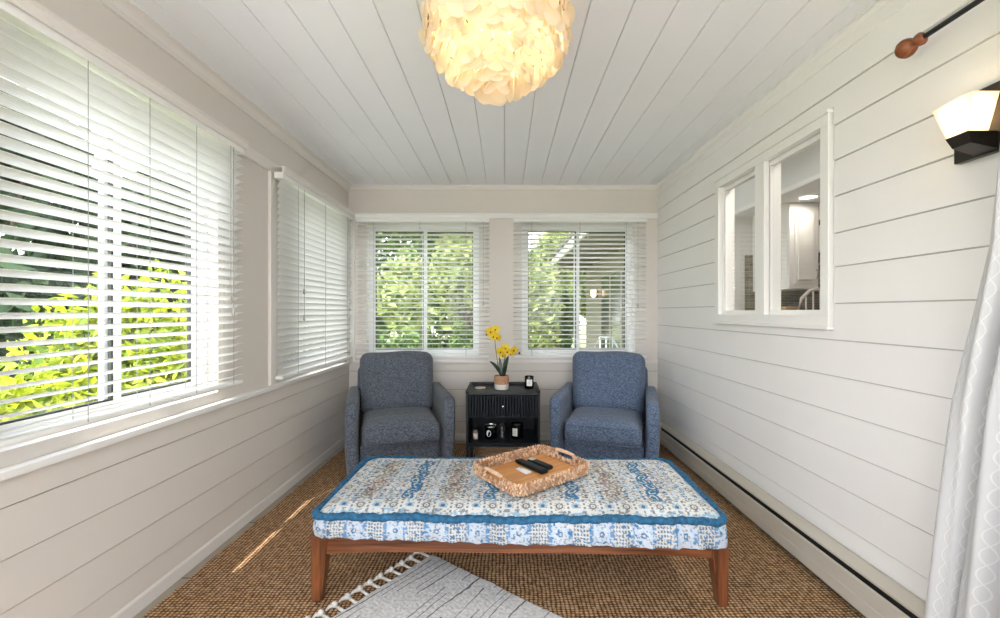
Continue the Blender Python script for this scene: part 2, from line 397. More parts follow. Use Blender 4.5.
# unseen glazed sliding door added behind the viewer to let sky light in
door = struct(MB().box(-1.36,-1.31,YF-.1,YF-.03,.02,2.3).box(1.27,1.32,YF-.1,YF-.03,.02,2.3).box(-.04,.04,YF-.1,YF-.03,.02,2.3).box(-1.31,1.27,YF-.1,YF-.03,2.25,2.3).box(-1.31,1.27,YF-.1,YF-.03,.02,.09).build('door_added_1',M_vinyl))
b = MB(); b.face([(-1.31,YF-.06,.09),(1.27,YF-.06,.09),(1.27,YF-.06,2.25),(-1.31,YF-.06,2.25)]); b.build('pane',M_glass,door)

# ------------------------------------------------------------------ inner window in the right wall
def inner_window():
    b = MB(); y0,y1,z0,z1 = 1.811,2.795,1.115,2.045; x0,x1 = XR-.030, XR+.0
    for (a,c,d,e) in ((y0,y1,z0,z0+.050),(y0,y1,z1-.050,z1),(y0,y0+.048,z0+.05,z1-.05),(y1-.048,y1,z0+.05,z1-.05)):
        b.box(x0,x1,a,c,d,e,.003)
    b.box(x0,XR+.0,2.262,2.345,z0+.05,z1-.05,.003)
    b.box(x0-.012,x1,y0-.008,y1+.008,z0-.012,z0+.004,.002)
    b.box(x0-.010,x1,y0-.006,y1+.006,z1-.006,z1+.010,.002)
    fr = struct(b.build('window_5', M_white))
    # lining through the wall
    MB().box(XR,XR+.075,W5[0],W5[0]+.012,W5[2],W5[3]).box(XR,XR+.075,W5[1]-.012,W5[1],W5[2],W5[3]).box(XR,XR+.075,W5[0],W5[1],W5[2],W5[2]+.012).box(XR,XR+.075,W5[0],W5[1],W5[3]-.012,W5[3]).box(XR,XR+.075,2.28,2.33,W5[2],W5[3]).build('jamb',M_white,fr)
    for a,c in ((1.872,2.28),(2.33,2.743)):
        sb = MB()
        for (p,q,d,e) in ((a,c,1.168,1.19),(a,c,1.965,1.99),(a,a+.02,1.19,1.965),(c-.02,c,1.19,1.965)): sb.box(XR+.004,XR+.028,p,q,d,e)
        sb.build('sash',M_white,fr)
        g = MB(); g.face([(XR+.016,a+.02,1.19),(XR+.016,c-.02,1.19),(XR+.016,c-.02,1.965),(XR+.016,a+.02,1.965)]); g.build('pane',M_glass2,fr)
inner_window()

# ------------------------------------------------------------------ venetian blinds
def blind(label, f, u0, u1, tc, tilt, zbot, name='window_blind', cords=(), wand=None, ztop=2.045, nsl=29, dep=.048, valance_m=None, skew=0, vd=.075, curved=.004):
    u_c=(u0+u1)/2
    t = thing(name, label, 'window blind', f(u_c,tc,zbot), 0, 'white slatted window blinds')
    base = Vector(f(u_c,tc,zbot))
    g = lambda u,tt,z: tuple(Vector(f(u,tt,z))-base)
    b = MB(); sp=(ztop-.045-(zbot+.028))/nsl
    for k in range(nsl):
        z = zbot+.028+sp*(k+.35); cs = []
        for j in range(5):
            s_ = (j/4-.5)*dep; h = curved*(1-(2*s_/dep)**2)
            cs.append((s_*math.cos(tilt)-h*math.sin(tilt), s_*math.sin(tilt)+h*math.cos(tilt)))
        jit = random.uniform(-.0012,.0012)
        top = cs; bot = [(p[0]+.0018*math.sin(tilt),p[1]-.0026*math.cos(tilt)) for p in cs]
        pts = top+bot[::-1]
        b.prism(pts, u0+.006, u1-.006, lambda p,u,z=z,jit=jit: g(u,tc+p[0],z+p[1]+jit))
    b.build('slat_panel', M_blind, t, smooth=False)
    b = MB(); b.prism([(-.024,0),(.024,0),(.026,.008),(.022,.018),(-.022,.018),(-.026,.008)], u0+.006,u1-.006, lambda p,u: g(u,tc+p[0]*.9,zbot+p[1])); b.build('bottom_rail', M_rail, t)
    b = MB(); b.prism([(tc-.028,ztop-.04),(tc+.026,ztop-.04),(tc+.026,ztop-.002),(tc-.028,ztop-.002)],u0+.004,u1-.004,lambda p,u: g(u,p[0],p[1])); b.build('head_rail', M_rail, t)
    b = MB()
    b.prism([(tc+.028,ztop-.012),(tc+.036,ztop-.012),(tc+.040,ztop-.002),(tc+.040,ztop+.018),(tc+.045,ztop+.024),(tc+.045,ztop+.031),(.023,ztop+.031),(.023,ztop+.024),(tc+.028,ztop+.024)],u0-.008,u1+.008,lambda p,u: g(u,p[0],p[1]))
    b.build('valance', valance_m or M_rail, t)
    for c in cords:
        b = MB()
        for dt in (-dep/2-.001, dep/2+.001): b.tube([g(c,tc+dt,zbot+.01),g(c,tc+dt,ztop-.03)],.0011,5)
        b.build('ladder_cord', M_ladder, t)
    if wand is not None:
        for wu,wz in wand:
            b = MB(); b.tube([g(wu,tc+dep/2+.012,ztop-.04),g(wu,tc+dep/2+.012,wz+.04)],.0016,6)
            b.lathe([(.002,.04),(.006,.032),(.008,.006),(.004,0)],g(wu,tc+dep/2+.012,wz),8); b.build('pull_cord', M_cord, t)
    return t
blind('white slatted blind half open over the large shrub-lit window of the left wall', FL, 1.0, 2.205, .062, R(20), .808, cords=(1.38,1.62,1.865,2.12), wand=((2.08,1.22),(2.10,1.16)), valance_m=M_casing)
blind('white slatted blind tilted shut in the left wall beside the corner', FL, 2.582, 3.775, .062, R(61), .765, cords=(2.78,3.2,3.65), wand=((2.84,1.30),(2.84,1.12)), valance_m=M_casing, curved=.003)
blind('white slatted blind on the back wall above the left armchair', FB, -1.363, -.145, .052, R(9), .765, cords=(-1.2,-.78,-.36), wand=((-.20,1.24),), ztop=2.040)
blind('white slatted blind on the back wall above the right armchair', FB, .068, 1.290, .052, R(9), .765, cords=(.24,.68,1.1), wand=((1.20,1.22),), ztop=2.040)

# ------------------------------------------------------------------ baseboard heater
M_heat = mat('heater_enamel', (.56,.525,.455), .35)
M_slot = mat('heater_slot', (.006,.008,.008), .6)
h = thing('baseboard_heater','long cream baseboard heater with a dark slot at the foot of the right wall','heater',(XR-.02,2.4,0))
def hp(pts,name,m):
    MB().prism(pts,-1.9,1.28,lambda p,u:(p[0],u,p[1])).build(name,m,h)
hp([(.002,.05),(.002,.212),(-.012,.212),(-.046,.186),(-.046,.178),(-.012,.204),(-.004,.204),(-.004,.05)],'back_panel',M_heat)
hp([(-.050,.044),(-.050,.148),(-.042,.154),(-.042,.15),(-.046,.145),(-.046,.044)],'front_cover',M_heat)
hp([(-.054,.040),(-.054,.088),(-.0505,.092),(-.0505,.040)],'lower_lip',M_heat)
hp([(-.006,.05),(-.006,.180),(-.036,.176),(-.040,.06)],'heating_fins',M_slot)
MB().box(-.052,.0,1.28,1.30,.04,.21,.003).build('end_cap',M_heat,h)

# ------------------------------------------------------------------ rugs
rg = MB(); x0,x1,y0,y1 = -1.388,1.372,-.9,3.74
nx,ny = 90,120
gv = [[rg.v((x0+(x1-x0)*i/nx + (0 if 0<i<nx else random.uniform(-.004,.004)), y0+(y1-y0)*j/ny, .012)) for j in range(ny+1)] for i in range(nx+1)]
for i in range(nx):
    for j in range(ny): rg.bm.faces.new([gv[i][j],gv[i+1][j],gv[i+1][j+1],gv[i][j+1]])
rim = [gv[i][0] for i in range(nx+1)]+[gv[nx][j] for j in range(1,ny+1)]+[gv[i][ny] for i in range(nx-1,-1,-1)]+[gv[0][j] for j in range(ny-1,0,-1)]
lo = [rg.v((v.co.x,v.co.y,.0005)) for v in rim]
for k in range(len(rim)): rg.bm.faces.new([rim[k],rim[(k+1)%len(rim)],lo[(k+1)%len(rim)],lo[k]])
tag(rg.build('jute_rug',M_jute),'large brown woven jute rug covering most of the floor','rug')

def striprug_mat():
    m = bpy.data.materials.new('white_striped_pile'); m.use_nodes = True; nt = m.node_tree; b = nt.nodes['Principled BSDF']
    b.inputs['Roughness'].default_value = .95; b.inputs['Specular IOR Level'].default_value = .1
    tc = N(nt,'ShaderNodeTexCoord')
    def nz(scx,scy,scale):
        mp = N(nt,'ShaderNodeMapping'); mp.inputs['Scale'].default_value = (scx,scy,1); nt.links.new(tc.outputs['Object'], mp.inputs[0])
        q = N(nt,'ShaderNodeTexNoise'); q.noise_dimensions='2D'; q.inputs['Scale'].default_value = scale; q.inputs['Detail'].default_value = 1; nt.links.new(mp.outputs[0], q.inputs[0]); return q.outputs['Fac']
    def mt(op,a,b_,c=0):
        q = N(nt,'ShaderNodeMath',operation=op)
        for i,v in enumerate((a,b_,c)):
            if isinstance(v,(int,float)): q.inputs[i].default_value = v
            else: nt.links.new(v,q.inputs[i])
        return q.outputs[0]
    sx = N(nt,'ShaderNodeSeparateXYZ'); nt.links.new(tc.outputs['Object'], sx.inputs[0])
    p = mt('ADD', mt('MULTIPLY', sx.outputs[0], 24.), mt('ADD', mt('MULTIPLY', nz(1,.12,7), 4.5), mt('MULTIPLY', nz(1,1,30), .14)))
    ln = mt('LESS_THAN', mt('ABSOLUTE', mt('SUBTRACT', mt('FRACT', p, 0), .5), 0), .055)
    ln = mt('MULTIPLY', ln, mt('GREATER_THAN', nz(1,.35,12), .42))
    r = N(nt,'ShaderNodeValToRGB'); e = r.color_ramp.elements; e[0].color=(.74,.735,.73,1); e[1].color=(.15,.15,.16,1)
    nt.links.new(ln, r.inputs[0])
    n2 = N(nt,'ShaderNodeTexNoise'); n2.inputs['Scale'].default_value = 70; n2.inputs['Detail'].default_value = 4; nt.links.new(tc.outputs['Object'], n2.inputs[0])
    r2 = N(nt,'ShaderNodeValToRGB'); r2.color_ramp.elements[0].position=.3; r2.color_ramp.elements[0].color=(.68,.68,.7,1); r2.color_ramp.elements[1].position=.65; r2.color_ramp.elements[1].color=(1,1,1,1)
    nt.links.new(n2.outputs['Fac'], r2.inputs[0])
    mx = N(nt,'ShaderNodeMix', data_type='RGBA', blend_type='MULTIPLY'); mx.inputs[0].default_value = 1
    nt.links.new(r.outputs[0], mx.inputs[6]); nt.links.new(r2.outputs[0], mx.inputs[7]); nt.links.new(mx.outputs[2], b.inputs['Base Color'])
    bp = N(nt,'ShaderNodeBump'); bp.inputs['Strength'].default_value=.8; bp.inputs['Distance'].default_value=.006
    nt.links.new(n2.outputs['Fac'], bp.inputs['Height']); nt.links.new(bp.outputs[0], b.inputs['Normal'])
    return m
# local frame: x runs along the long side away from the tassels, y along the tasselled edge toward the viewer
ang = math.atan2(-.590,.807)
sr = thing('striped_rug','small white rug with thin grey stripes and knotted tassels in front of the bench','rug',(-.352,2.005,.0140),ang)
b = MB(); L,Wd = 1.25,.95
b.rbox(L,Wd,.012,.005,(L/2,-Wd/2,.006),n=14,fn=lambda p,q:(p.x,p.y+.004*math.sin(p.x*40),p.z+.0015*math.sin(p.x*55+p.y*31)))
b.build('pile',striprug_mat(),sr,smooth=True,angle=40)
M_tass = mat('tassel_cotton',(.66,.64,.60),.95,var=.15,vscale=120,bump=.8,bscale=300)
for k in range(17):
    y = -.02-.056*k; b = MB()
    sway = random.uniform(-.006,.006); ln = .062+random.uniform(-.006,.006)
    b.tube([(.004,y,.007),(-.02,y+sway*.5,.008),(-ln,y+sway,.007)],[.0065,.006,.007],7)
    b.lathe([(.001,-.013),(.010,-.008),(.013,0),(.010,.008),(.001,.013)],(-ln,y+sway,.012),8)
    b.tube([(-ln,y+sway,.008),(-ln-.010,y-.020,.007),(-ln-.004,y-.038,.006)],[.010,.007,.003],6)
    b.tube([(-ln,y+sway,.008),(-ln-.020,y+.012,.006)],[.009,.003],6)
    b.build('tassel',M_tass,sr,smooth=True)

# ------------------------------------------------------------------ upholstered bench
def vnoise(x, y, seed=0):
    xi = np.floor(x).astype(int); yi = np.floor(y).astype(int); fx = x-xi; fy = y-yi
    fx = fx*fx*(3-2*fx); fy = fy*fy*(3-2*fy)
    def hsh(a,b_):
        v = np.sin(a*127.1+b_*311.7+seed*74.7)*43758.5453; return v-np.floor(v)
    return (hsh(xi,yi)*(1-fx)+hsh(xi+1,yi)*fx)*(1-fy)+(hsh(xi,yi+1)*(1-fx)+hsh(xi+1,yi+1)*fx)*fy
CREAM=np.array((.66,.665,.655)); BLUE=np.array((.06,.17,.33)); SKY=np.array((.28,.46,.64)); GREY=np.array((.16,.18,.20)); TAN=np.array((.42,.33,.25)); TEALC=np.array((.04,.20,.30)); RUST=np.array((.36,.09,.06))
def print_top(x, y, hx, hy):
    c = np.tile(CREAM,(len(x),1))
    def put(mask,col): c[mask] = col
    # lengthwise motif bands running front to back
    per = .175; ph = (x+.9)/per; band = np.floor(ph).astype(int); u = ph-band
    # fine sprigs everywhere
    n1 = vnoise(x*135,y*135,1); n2 = vnoise(x*110,y*110,2); n3 = vnoise(x*75,y*75,3); n4=vnoise(x*38,y*38,5)
    put((n1>.72),GREY*1.2); put((n2>.78),TAN*.9); put((n3>.76),SKY); put(((n1<.13)),SKY*1.1)
    # blue paisley clusters in two bands out of three
    d = np.abs(u-.5)
    w = d<.20
    cell = ((y+1)/.052); cy = cell-np.floor(cell)-.5; cx=(u-.5)*per/.052
    rr = np.sqrt((cx+.25*np.sin(cell*2.1))**2+(cy*.8)**2)
    ring = (np.abs(rr-.45)<.11)&w; leafm = (rr<.22)&w
    alt = (band%2==0)
    put(ring&alt,BLUE); put(leafm&alt,TEALC); put(ring&~alt,np.array((.30,.30,.29))); put(leafm&~alt,TAN)
    put(w&(n4>.62)&(n1>.45)&alt,BLUE); put(w&(n4>.66)&(n1>.5)&~alt,GREY)
    put(w&(n3>.80)&(n2>.4)&~alt,RUST)
    # thin stripe lines between bands
    for s_ in (.04,.96):
        put((np.abs(u-s_)<.012)&(np.sin(y*330)>-.2),SKY*.9)
    s2=(np.abs(d-.30)<.035); put(s2&(np.sin(y*210)*np.sin(y*87+1)>.1),BLUE*.8+GREY*.2); 
    s3=(np.abs(d-.23)<.02); put(s3&(np.sin(y*180+band)>.3),TAN)
    # flower border
    edge = np.minimum(hx-np.abs(x), hy-np.abs(y)); bd = edge<.105
    c[bd] = CREAM
    along = np.where(hy-np.abs(y)<hx-np.abs(x), x, y); p2=.068
    q = along/p2; qi=np.floor(q).astype(int); qx=(q-qi-.5)*p2; qy=edge-.055
    r_=np.sqrt(qx**2+qy**2); a_=np.arctan2(qy,qx)
    odd=(qi%2==0)
    put(bd&odd&(np.abs(r_-.013)<.0035),GREY); put(bd&odd&(r_<.005),TAN)
    put(bd&odd&(np.abs(r_-.021)<.003)&(np.sin(a_*9)>.2),GREY*2)
    put(bd&~odd&(r_<.020)&(qy>-.012)&(np.sin(a_*10)>-.4),SKY*.8); put(bd&~odd&(r_<.009),BLUE)
    put(bd&(np.abs(np.abs(qx)-.033)<.0035)&(np.sin(edge*300)>-.2),GREY*1.3)
    put(bd&(np.abs(edge-.098)<.004)&(np.sin(along*260)>-.3),BLUE); put(bd&(n2>.72)&(np.abs(qy)>.018),GREY*1.5); put(bd&(n3>.78)&(np.abs(qy)>.018),SKY)
    put(bd&(edge<.02)&(np.sin(along*300)>.3),SKY)
    # washed variation of the whole print
    k = (.86+.22*vnoise(x*9,y*9,8))[:,None]
    return np.clip(c*k,0,1)
def print_side(s, z, H):
    c = np.tile(CREAM*1.0,(len(s),1)); 
    per=.081; q=s/per; qi=np.floor(q).astype(int); u=(q-qi-.5)*2; v=(z/H-.5)*2
    odd=(qi%2==0)
    def put(mask,col): c[mask]=col
    base=np.array((.52,.62,.76)); put(~odd,base); put((np.abs(u)>.80)&(vnoise(s*90,z*160,9)>.35),np.array((.15,.30,.52)))
    f=np.cos(u*PI*3.5)*np.cos(v*PI*3.2); 
    put(odd&(f>.45)&(np.abs(u)<.8),GREY*1.0); put(odd&(f<-.55)&(np.abs(u)<.8),BLUE*1.2)
    r_=np.sqrt((u)**2+(v*.9)**2); put(~odd&(np.abs(r_-.45)<.10)&(np.sin(np.arctan2(v,u)*8)>-.2),CREAM); put(~odd&(r_<.24),BLUE); put(~odd&(r_<.12),CREAM)
    put(~odd&(np.abs(np.abs(v)-.8)<.1)&(np.sin(s*330)>0),CREAM)
    n=vnoise(s*120,z*120,4); put(n>.80,BLUE*1.2); put((n<.18),CREAM); n5=vnoise(s*200,z*200,14); put(n5>.8,GREY*1.6)
    return np.clip(c*(.74+.2*vnoise(s*12,z*12,6))[:,None],0,1)
def color_mesh(name, verts, faces, cols, m, parent, smooth=True):
    me = bpy.data.meshes.new(name); me.from_pydata([tuple(v) for v in verts],[],faces)
    a = me.color_attributes.new('print','FLOAT_COLOR','POINT')
    buf = np.ones((len(verts),4),dtype=np.float32); buf[:,:3]=cols; a.data.foreach_set('color',buf.ravel())
    me.materials.append(m); me.update()
    if smooth: me.shade_smooth()
    return link(bpy.data.objects.new(name,me),parent)

OX,OY,OA = .055,1.985,R(-1.1)
bench = thing('upholstered_bench','long low wooden bench with blue and white block-printed mattress','bench',(OX,OY,.013),OA)
HX,HY = .815,.325
def top_z(x,y):
    ex = np.clip((HX-np.abs(x))/.10,0,1); ey = np.clip((HY-np.abs(y))/.10,0,1)
    e = (1-(1-ex)**2.2)*(1-(1-ey)**2.2)
    return .352+.030*e + .006*(vnoise(x*5+3,y*5,11)-.5)*e + .004*(vnoise(x*14,y*14,12)-.5)*e - .004*np.exp(-((np.mod(x+.9,.3)-.15)/.02)**2)*np.exp(-((y+.12)/.03)**2)
nx,ny = 540,216
gx,gy = np.meshgrid(np.linspace(-HX,HX,nx+1),np.linspace(-HY,HY,ny+1),indexing='ij')
X=gx.ravel(); Y=gy.ravel()
# round the corners a little
cr=.05; ax=np.abs(X)-(HX-cr); ay=np.abs(Y)-(HY-cr); both=(ax>0)&(ay>0)
mx_=np.maximum(ax,ay); ln_=np.sqrt(ax**2+ay**2)+1e-9; k_=np.where(both,mx_/ln_,1)
Xc=np.where(both,np.sign(X)*((HX-cr)+ax*k_),X); Yc=np.where(both,np.sign(Y)*((HY-cr)+ay*k_),Y)
V=np.stack([Xc,Yc,top_z(X,Y)],1)
idx=lambda i,j:i*(ny+1)+j
F=[(idx(i,j),idx(i+1,j),idx(i+1,j+1),idx(i,j+1)) for i in range(nx) for j in range(ny)]
color_mesh('mattress_top',V,F,print_top(X,Y,HX,HY),M_print,bench)
# perimeter path
def perim(hx,hy,r,step=.004):
    pts=[]; 
    def seg(a,b_): 
        n=max(1,int(math.hypot(b_[0]-a[0],b_[1]-a[1])/step)); pts.extend([(a[0]+(b_[0]-a[0])*k/n,a[1]+(b_[1]-a[1])*k/n) for k in range(n)])
    def arc(cx,cy,a0): 
        n=max(2,int(r*PI/2/step)); pts.extend([(cx+r*math.cos(a0+PI/2*k/n),cy+r*math.sin(a0+PI/2*k/n)) for k in range(n)])
    seg((-hx+r,-hy),(hx-r,-hy)); arc(hx-r,-hy+r,-PI/2); seg((hx,-hy+r),(hx,hy-r)); arc(hx-r,hy-r,0)
    seg((hx-r,hy),(-hx+r,hy)); arc(-hx+r,hy-r,PI/2); seg((-hx,hy-r),(-hx,-hy+r)); arc(-hx+r,-hy+r,PI)
    return pts
pp=perim(HX+.006,HY+.006,.055); n=len(pp); nz=30; Hs=.098
V=[];Cs=[];Cz=[];acc=0
for i,(x,y) in enumerate(pp):
    nxt=pp[(i+1)%n]; prv=pp[i-1]; d=Vector((nxt[0]-prv[0],nxt[1]-prv[1])).normalized(); nrm=(d.y,-d.x)
    droop = .010*math.sin(acc*3.1)+.006*math.sin(acc*11)+(.012 if x>0 else -.006)*abs(x)/HX*(1 if y<0 else 0)
    for j in range(nz+1):
        v_=j/nz; z=.345-v_*(.086+.016*x/HX+droop*.25)
        off=.010*math.sin(PI*v_)+.004*math.sin(acc*56+1.3*math.sin(acc*9))*(.3+.9*v_)+.003*math.sin(acc*130+z*40)*v_+.008*v_
        V.append((x+nrm[0]*off,y+nrm[1]*off,z)); Cs.append(acc); Cz.append((1-v_)*Hs)
    acc+=math.hypot(nxt[0]-x,nxt[1]-y)
F=[(i*(nz+1)+j,((i+1)%n)*(nz+1)+j,((i+1)%n)*(nz+1)+j+1,i*(nz+1)+j+1) for i in range(n) for j in range(nz)]
color_mesh('mattress_side',V,F,print_side(np.array(Cs),np.array(Cz),Hs),M_print,bench)
# underside of the mattress
MB().rbox(2*HX-.02,2*HY-.02,.075,.02,(0,0,.30),n=4).build('mattress_core',mat('ticking',(.6,.6,.58),.9),bench,smooth=True)
# gathered teal roll around the top edge
pp=perim(HX+.004,HY+.004,.055,.007); V=[];n=len(pp);m_=12;acc=0
for i,(x,y) in enumerate(pp):
    nxt=pp[(i+1)%n]; prv=pp[i-1]; d=Vector((nxt[0]-prv[0],nxt[1]-prv[1])).normalized(); nrm=(d.y,-d.x)
    for k in range(m_):
        a=2*PI*k/m_; r_=.0150*(1+.10*math.sin(acc*150+2*a)+.10*math.sin(acc*67+a)+.08*random.uniform(-1,1)); 
        zz=.352+.004*math.sin(acc*7)+.003*math.sin(acc*23)
        V.append((x+nrm[0]*(r_*1.05*math.cos(a)+.004),y+nrm[1]*(r_*1.05*math.cos(a)+.004),zz+r_*.95*math.sin(a)))
    acc+=math.hypot(nxt[0]-x,nxt[1]-y)
me=bpy.data.meshes.new('piping'); me.from_pydata(V,[],[(i*m_+k,i*m_+(k+1)%m_,((i+1)%n)*m_+(k+1)%m_,((i+1)%n)*m_+k) for i in range(n) for k in range(m_)])
me.materials.append(M_teal); me.shade_smooth(); link(bpy.data.objects.new('piping',me),bench)
# frame
fr=MB(); zt=.252
for s_ in (-1,1):
    y=s_*(HY-.035)
    pts=[(-.80,zt)]+[(.80,zt),(.80,.185)]+[(.80-1.6*k/24,.185+.016*(1-abs(1-2*k/24)**6)) for k in range(1,24)]+[(-.80,.185)]
    fr.prism(pts,y-.013,y+.013,lambda p,t:(p[0],t,p[1]))
for s_ in (-1,1): fr.box(s_*.795-.013,s_*.795+.013,-HY+.05,HY-.05,.19,zt)
for k in range(9): fr.box(-.70+.17*k,-.64+.17*k,-HY+.05,HY-.05,.232,zt)
fr.build('frame',M_walnut,bench)
for sx in (-1,1):
    for sy in (-1,1):
        b=MB(); x1=sx*.835; x2=sx*.765; y1=sy*(HY-.012); y2=sy*(HY-.085)
        xb1=sx*.832; xb2=sx*.792; yb1=y1; yb2=sy*(HY-.055)
        b.hexa([(xb1,yb1,0),(xb2,yb1,0),(xb2,yb2,0),(xb1,yb2,0),(x1,y1,.268),(x2,y1,.268),(x2,y2,.268),(x1,y2,.268)])
        bmesh.ops.recalc_face_normals(b.bm,faces=b.bm.faces[:]); bmesh.ops.bevel(b.bm,geom=b.bm.edges[:],offset=.005,segments=2,affect='EDGES')
        b.build('leg',M_walnutz,bench)

# ------------------------------------------------------------------ woven tray
def weave_mat():
    m = bpy.data.materials.new('seagrass_weave'); m.use_nodes = True; nt = m.node_tree; b = nt.nodes['Principled BSDF']
    b.inputs['Roughness'].default_value=.8
    g=N(nt,'ShaderNodeNewGeometry'); r=N(nt,'ShaderNodeValToRGB'); e=r.color_ramp.elements
    e[0].color=(.42,.21,.11,1); e[1].color=(.88,.62,.42,1); nt.links.new(g.outputs['Random Per Island'],r.inputs[0])
    tc=N(nt,'ShaderNodeTexCoord'); n=N(nt,'ShaderNodeTexNoise'); n.inputs['Scale'].default_value=180; nt.links.new(tc.outputs['Object'],n.inputs[0])
    mx=N(nt,'ShaderNodeMix',data_type='RGBA',blend_type='MULTIPLY'); mx.inputs[0].default_value=.6
    nt.links.new(r.outputs[0],mx.inputs[6]); nt.links.new(n.outputs['Color'],mx.inputs[7]); 
    r2=N(nt,'ShaderNodeValToRGB'); r2.color_ramp.elements[0].position=.3; r2.color_ramp.elements[0].color=(.5,.5,.5,1); r2.color_ramp.elements[1].position=.6; r2.color_ramp.elements[1].color=(1,1,1,1)
    nt.links.new(n.outputs['Fac'],r2.inputs[0]); nt.links.new(r2.outputs[0],mx.inputs[7]); nt.links.new(mx.outputs[2],b.inputs['Base Color'])
    return m
M_weave=weave_mat()
TZ=.4015
tray=thing('serving_tray','rectangular woven-rim tray with wooden base and dowel handles on the bench','tray',(.125,2.025,TZ),R(37))
TL,TW,TH_=.445,.345,.052
MB().rbox(TL-.02,TW-.02,.010,.004,(0,0,.007),n=3).build('base_board',M_traywd,tray,smooth=True,angle=40)
b=MB(); path=perim(TL/2,TW/2,.035,.0085); n=len(path)
hand=lambda x,y: abs(x)>TL/2-.02 and abs(y)<.058
for row in range(4):
    for i in range(n):
        x,y=path[i]; x2,y2=path[(i+1)%n]
        zc=.0095+row*.0132
        if hand(x,y) and row in (2,3): continue
        d=Vector((x2-x,y2-y,0)).normalized(); nr=Vector((d.y,-d.x,0))
        out=.004 if (i+row)%2 else -.003
        c=Vector((x,y,zc))+nr*(out+zc*.10)
        lean=.006*(1 if row%2 else -1)
        b.rbox(.0095,.011,.0190,.0045,(0,0,0),n=1,M=Matrix.Translation(c)@Matrix.Rotation(math.atan2(d.y,d.x),4,'Z')@Matrix.Rotation(R(28 if row%2 else -28),4,'Y'))
b.build('woven_rim',M_weave,tray,smooth=True)
for s_ in (-1,1):
    b=MB(); x=s_*(TL/2+.003); b.tube([(x,-.062,.058),(x,-.03,.060),(x,.03,.060),(x,.062,.058)],[.0075,.009,.009,.0075],10)
    b.build('handle',M_lightwd,tray,smooth=True,angle=50)

# remotes and card on the tray
M_rem=mat('remote_plastic',(.004,.006,.008),.45,spec=.25); M_btn=mat('remote_button',(.03,.045,.055),.5); M_lcd=mat('pale_panel',(.50,.58,.56),.4)
def remote(label,loc,rz,L,Wd,Hh,panel,rows,tilt=0):
    t=thing('remote_control',label,'remote control',loc,rz,'remote controls on the tray')
    t.rotation_euler=(0,tilt,rz)
    b=MB(); b.rbox(L,Wd,Hh,Hh*.42,(0,0,Hh/2),n=8,fn=lambda p,q:(p.x,p.y*(1-.10*(q[0]<-.2)*abs(q[0])),p.z)); b.build('body',M_rem,t,smooth=True)
    b=MB()
    for i in range(rows):
        for j in (-1,0,1): b.rbox(.007,.007,.003,.0014,(-L*.18+i*.014,j*.012,Hh+.0005),n=1)
    b.build('button_pad',M_btn,t,smooth=True)
    if panel: MB().rbox(*panel[2],.002,.0009,(panel[0],panel[1],Hh+.0005),n=1).build('label_panel',M_lcd,t)
    return t
a1=math.atan2(-.17,.132)
remote('long black remote with rounded end nearest the white card in tray',(.125,2.066,TZ+.0125),a1,.205,.046,.018,None,6)
remote('shorter black remote with a pale panel lying along the long remote',(.170,2.090,TZ+.0125),a1+R(3),.150,.042,.020,(-.055,-.0,(.030,.030)),5)
wr_=thing('white_remote','small white remote beside the black ones in the tray','remote control',(.088,2.018,TZ+.0125),a1,'remote controls on the tray')
MB().rbox(.082,.036,.008,.003,(0,0,.004),n=3).build('body',mat('white_plastic',(.80,.79,.78),.35),wr_,smooth=True)
MB().lathe([(.0001,.0085),(.005,.0085),(.006,.008)],(-.026,.004,0),12).build('button',mat('grey_button',(.25,.25,.26),.5),wr_)

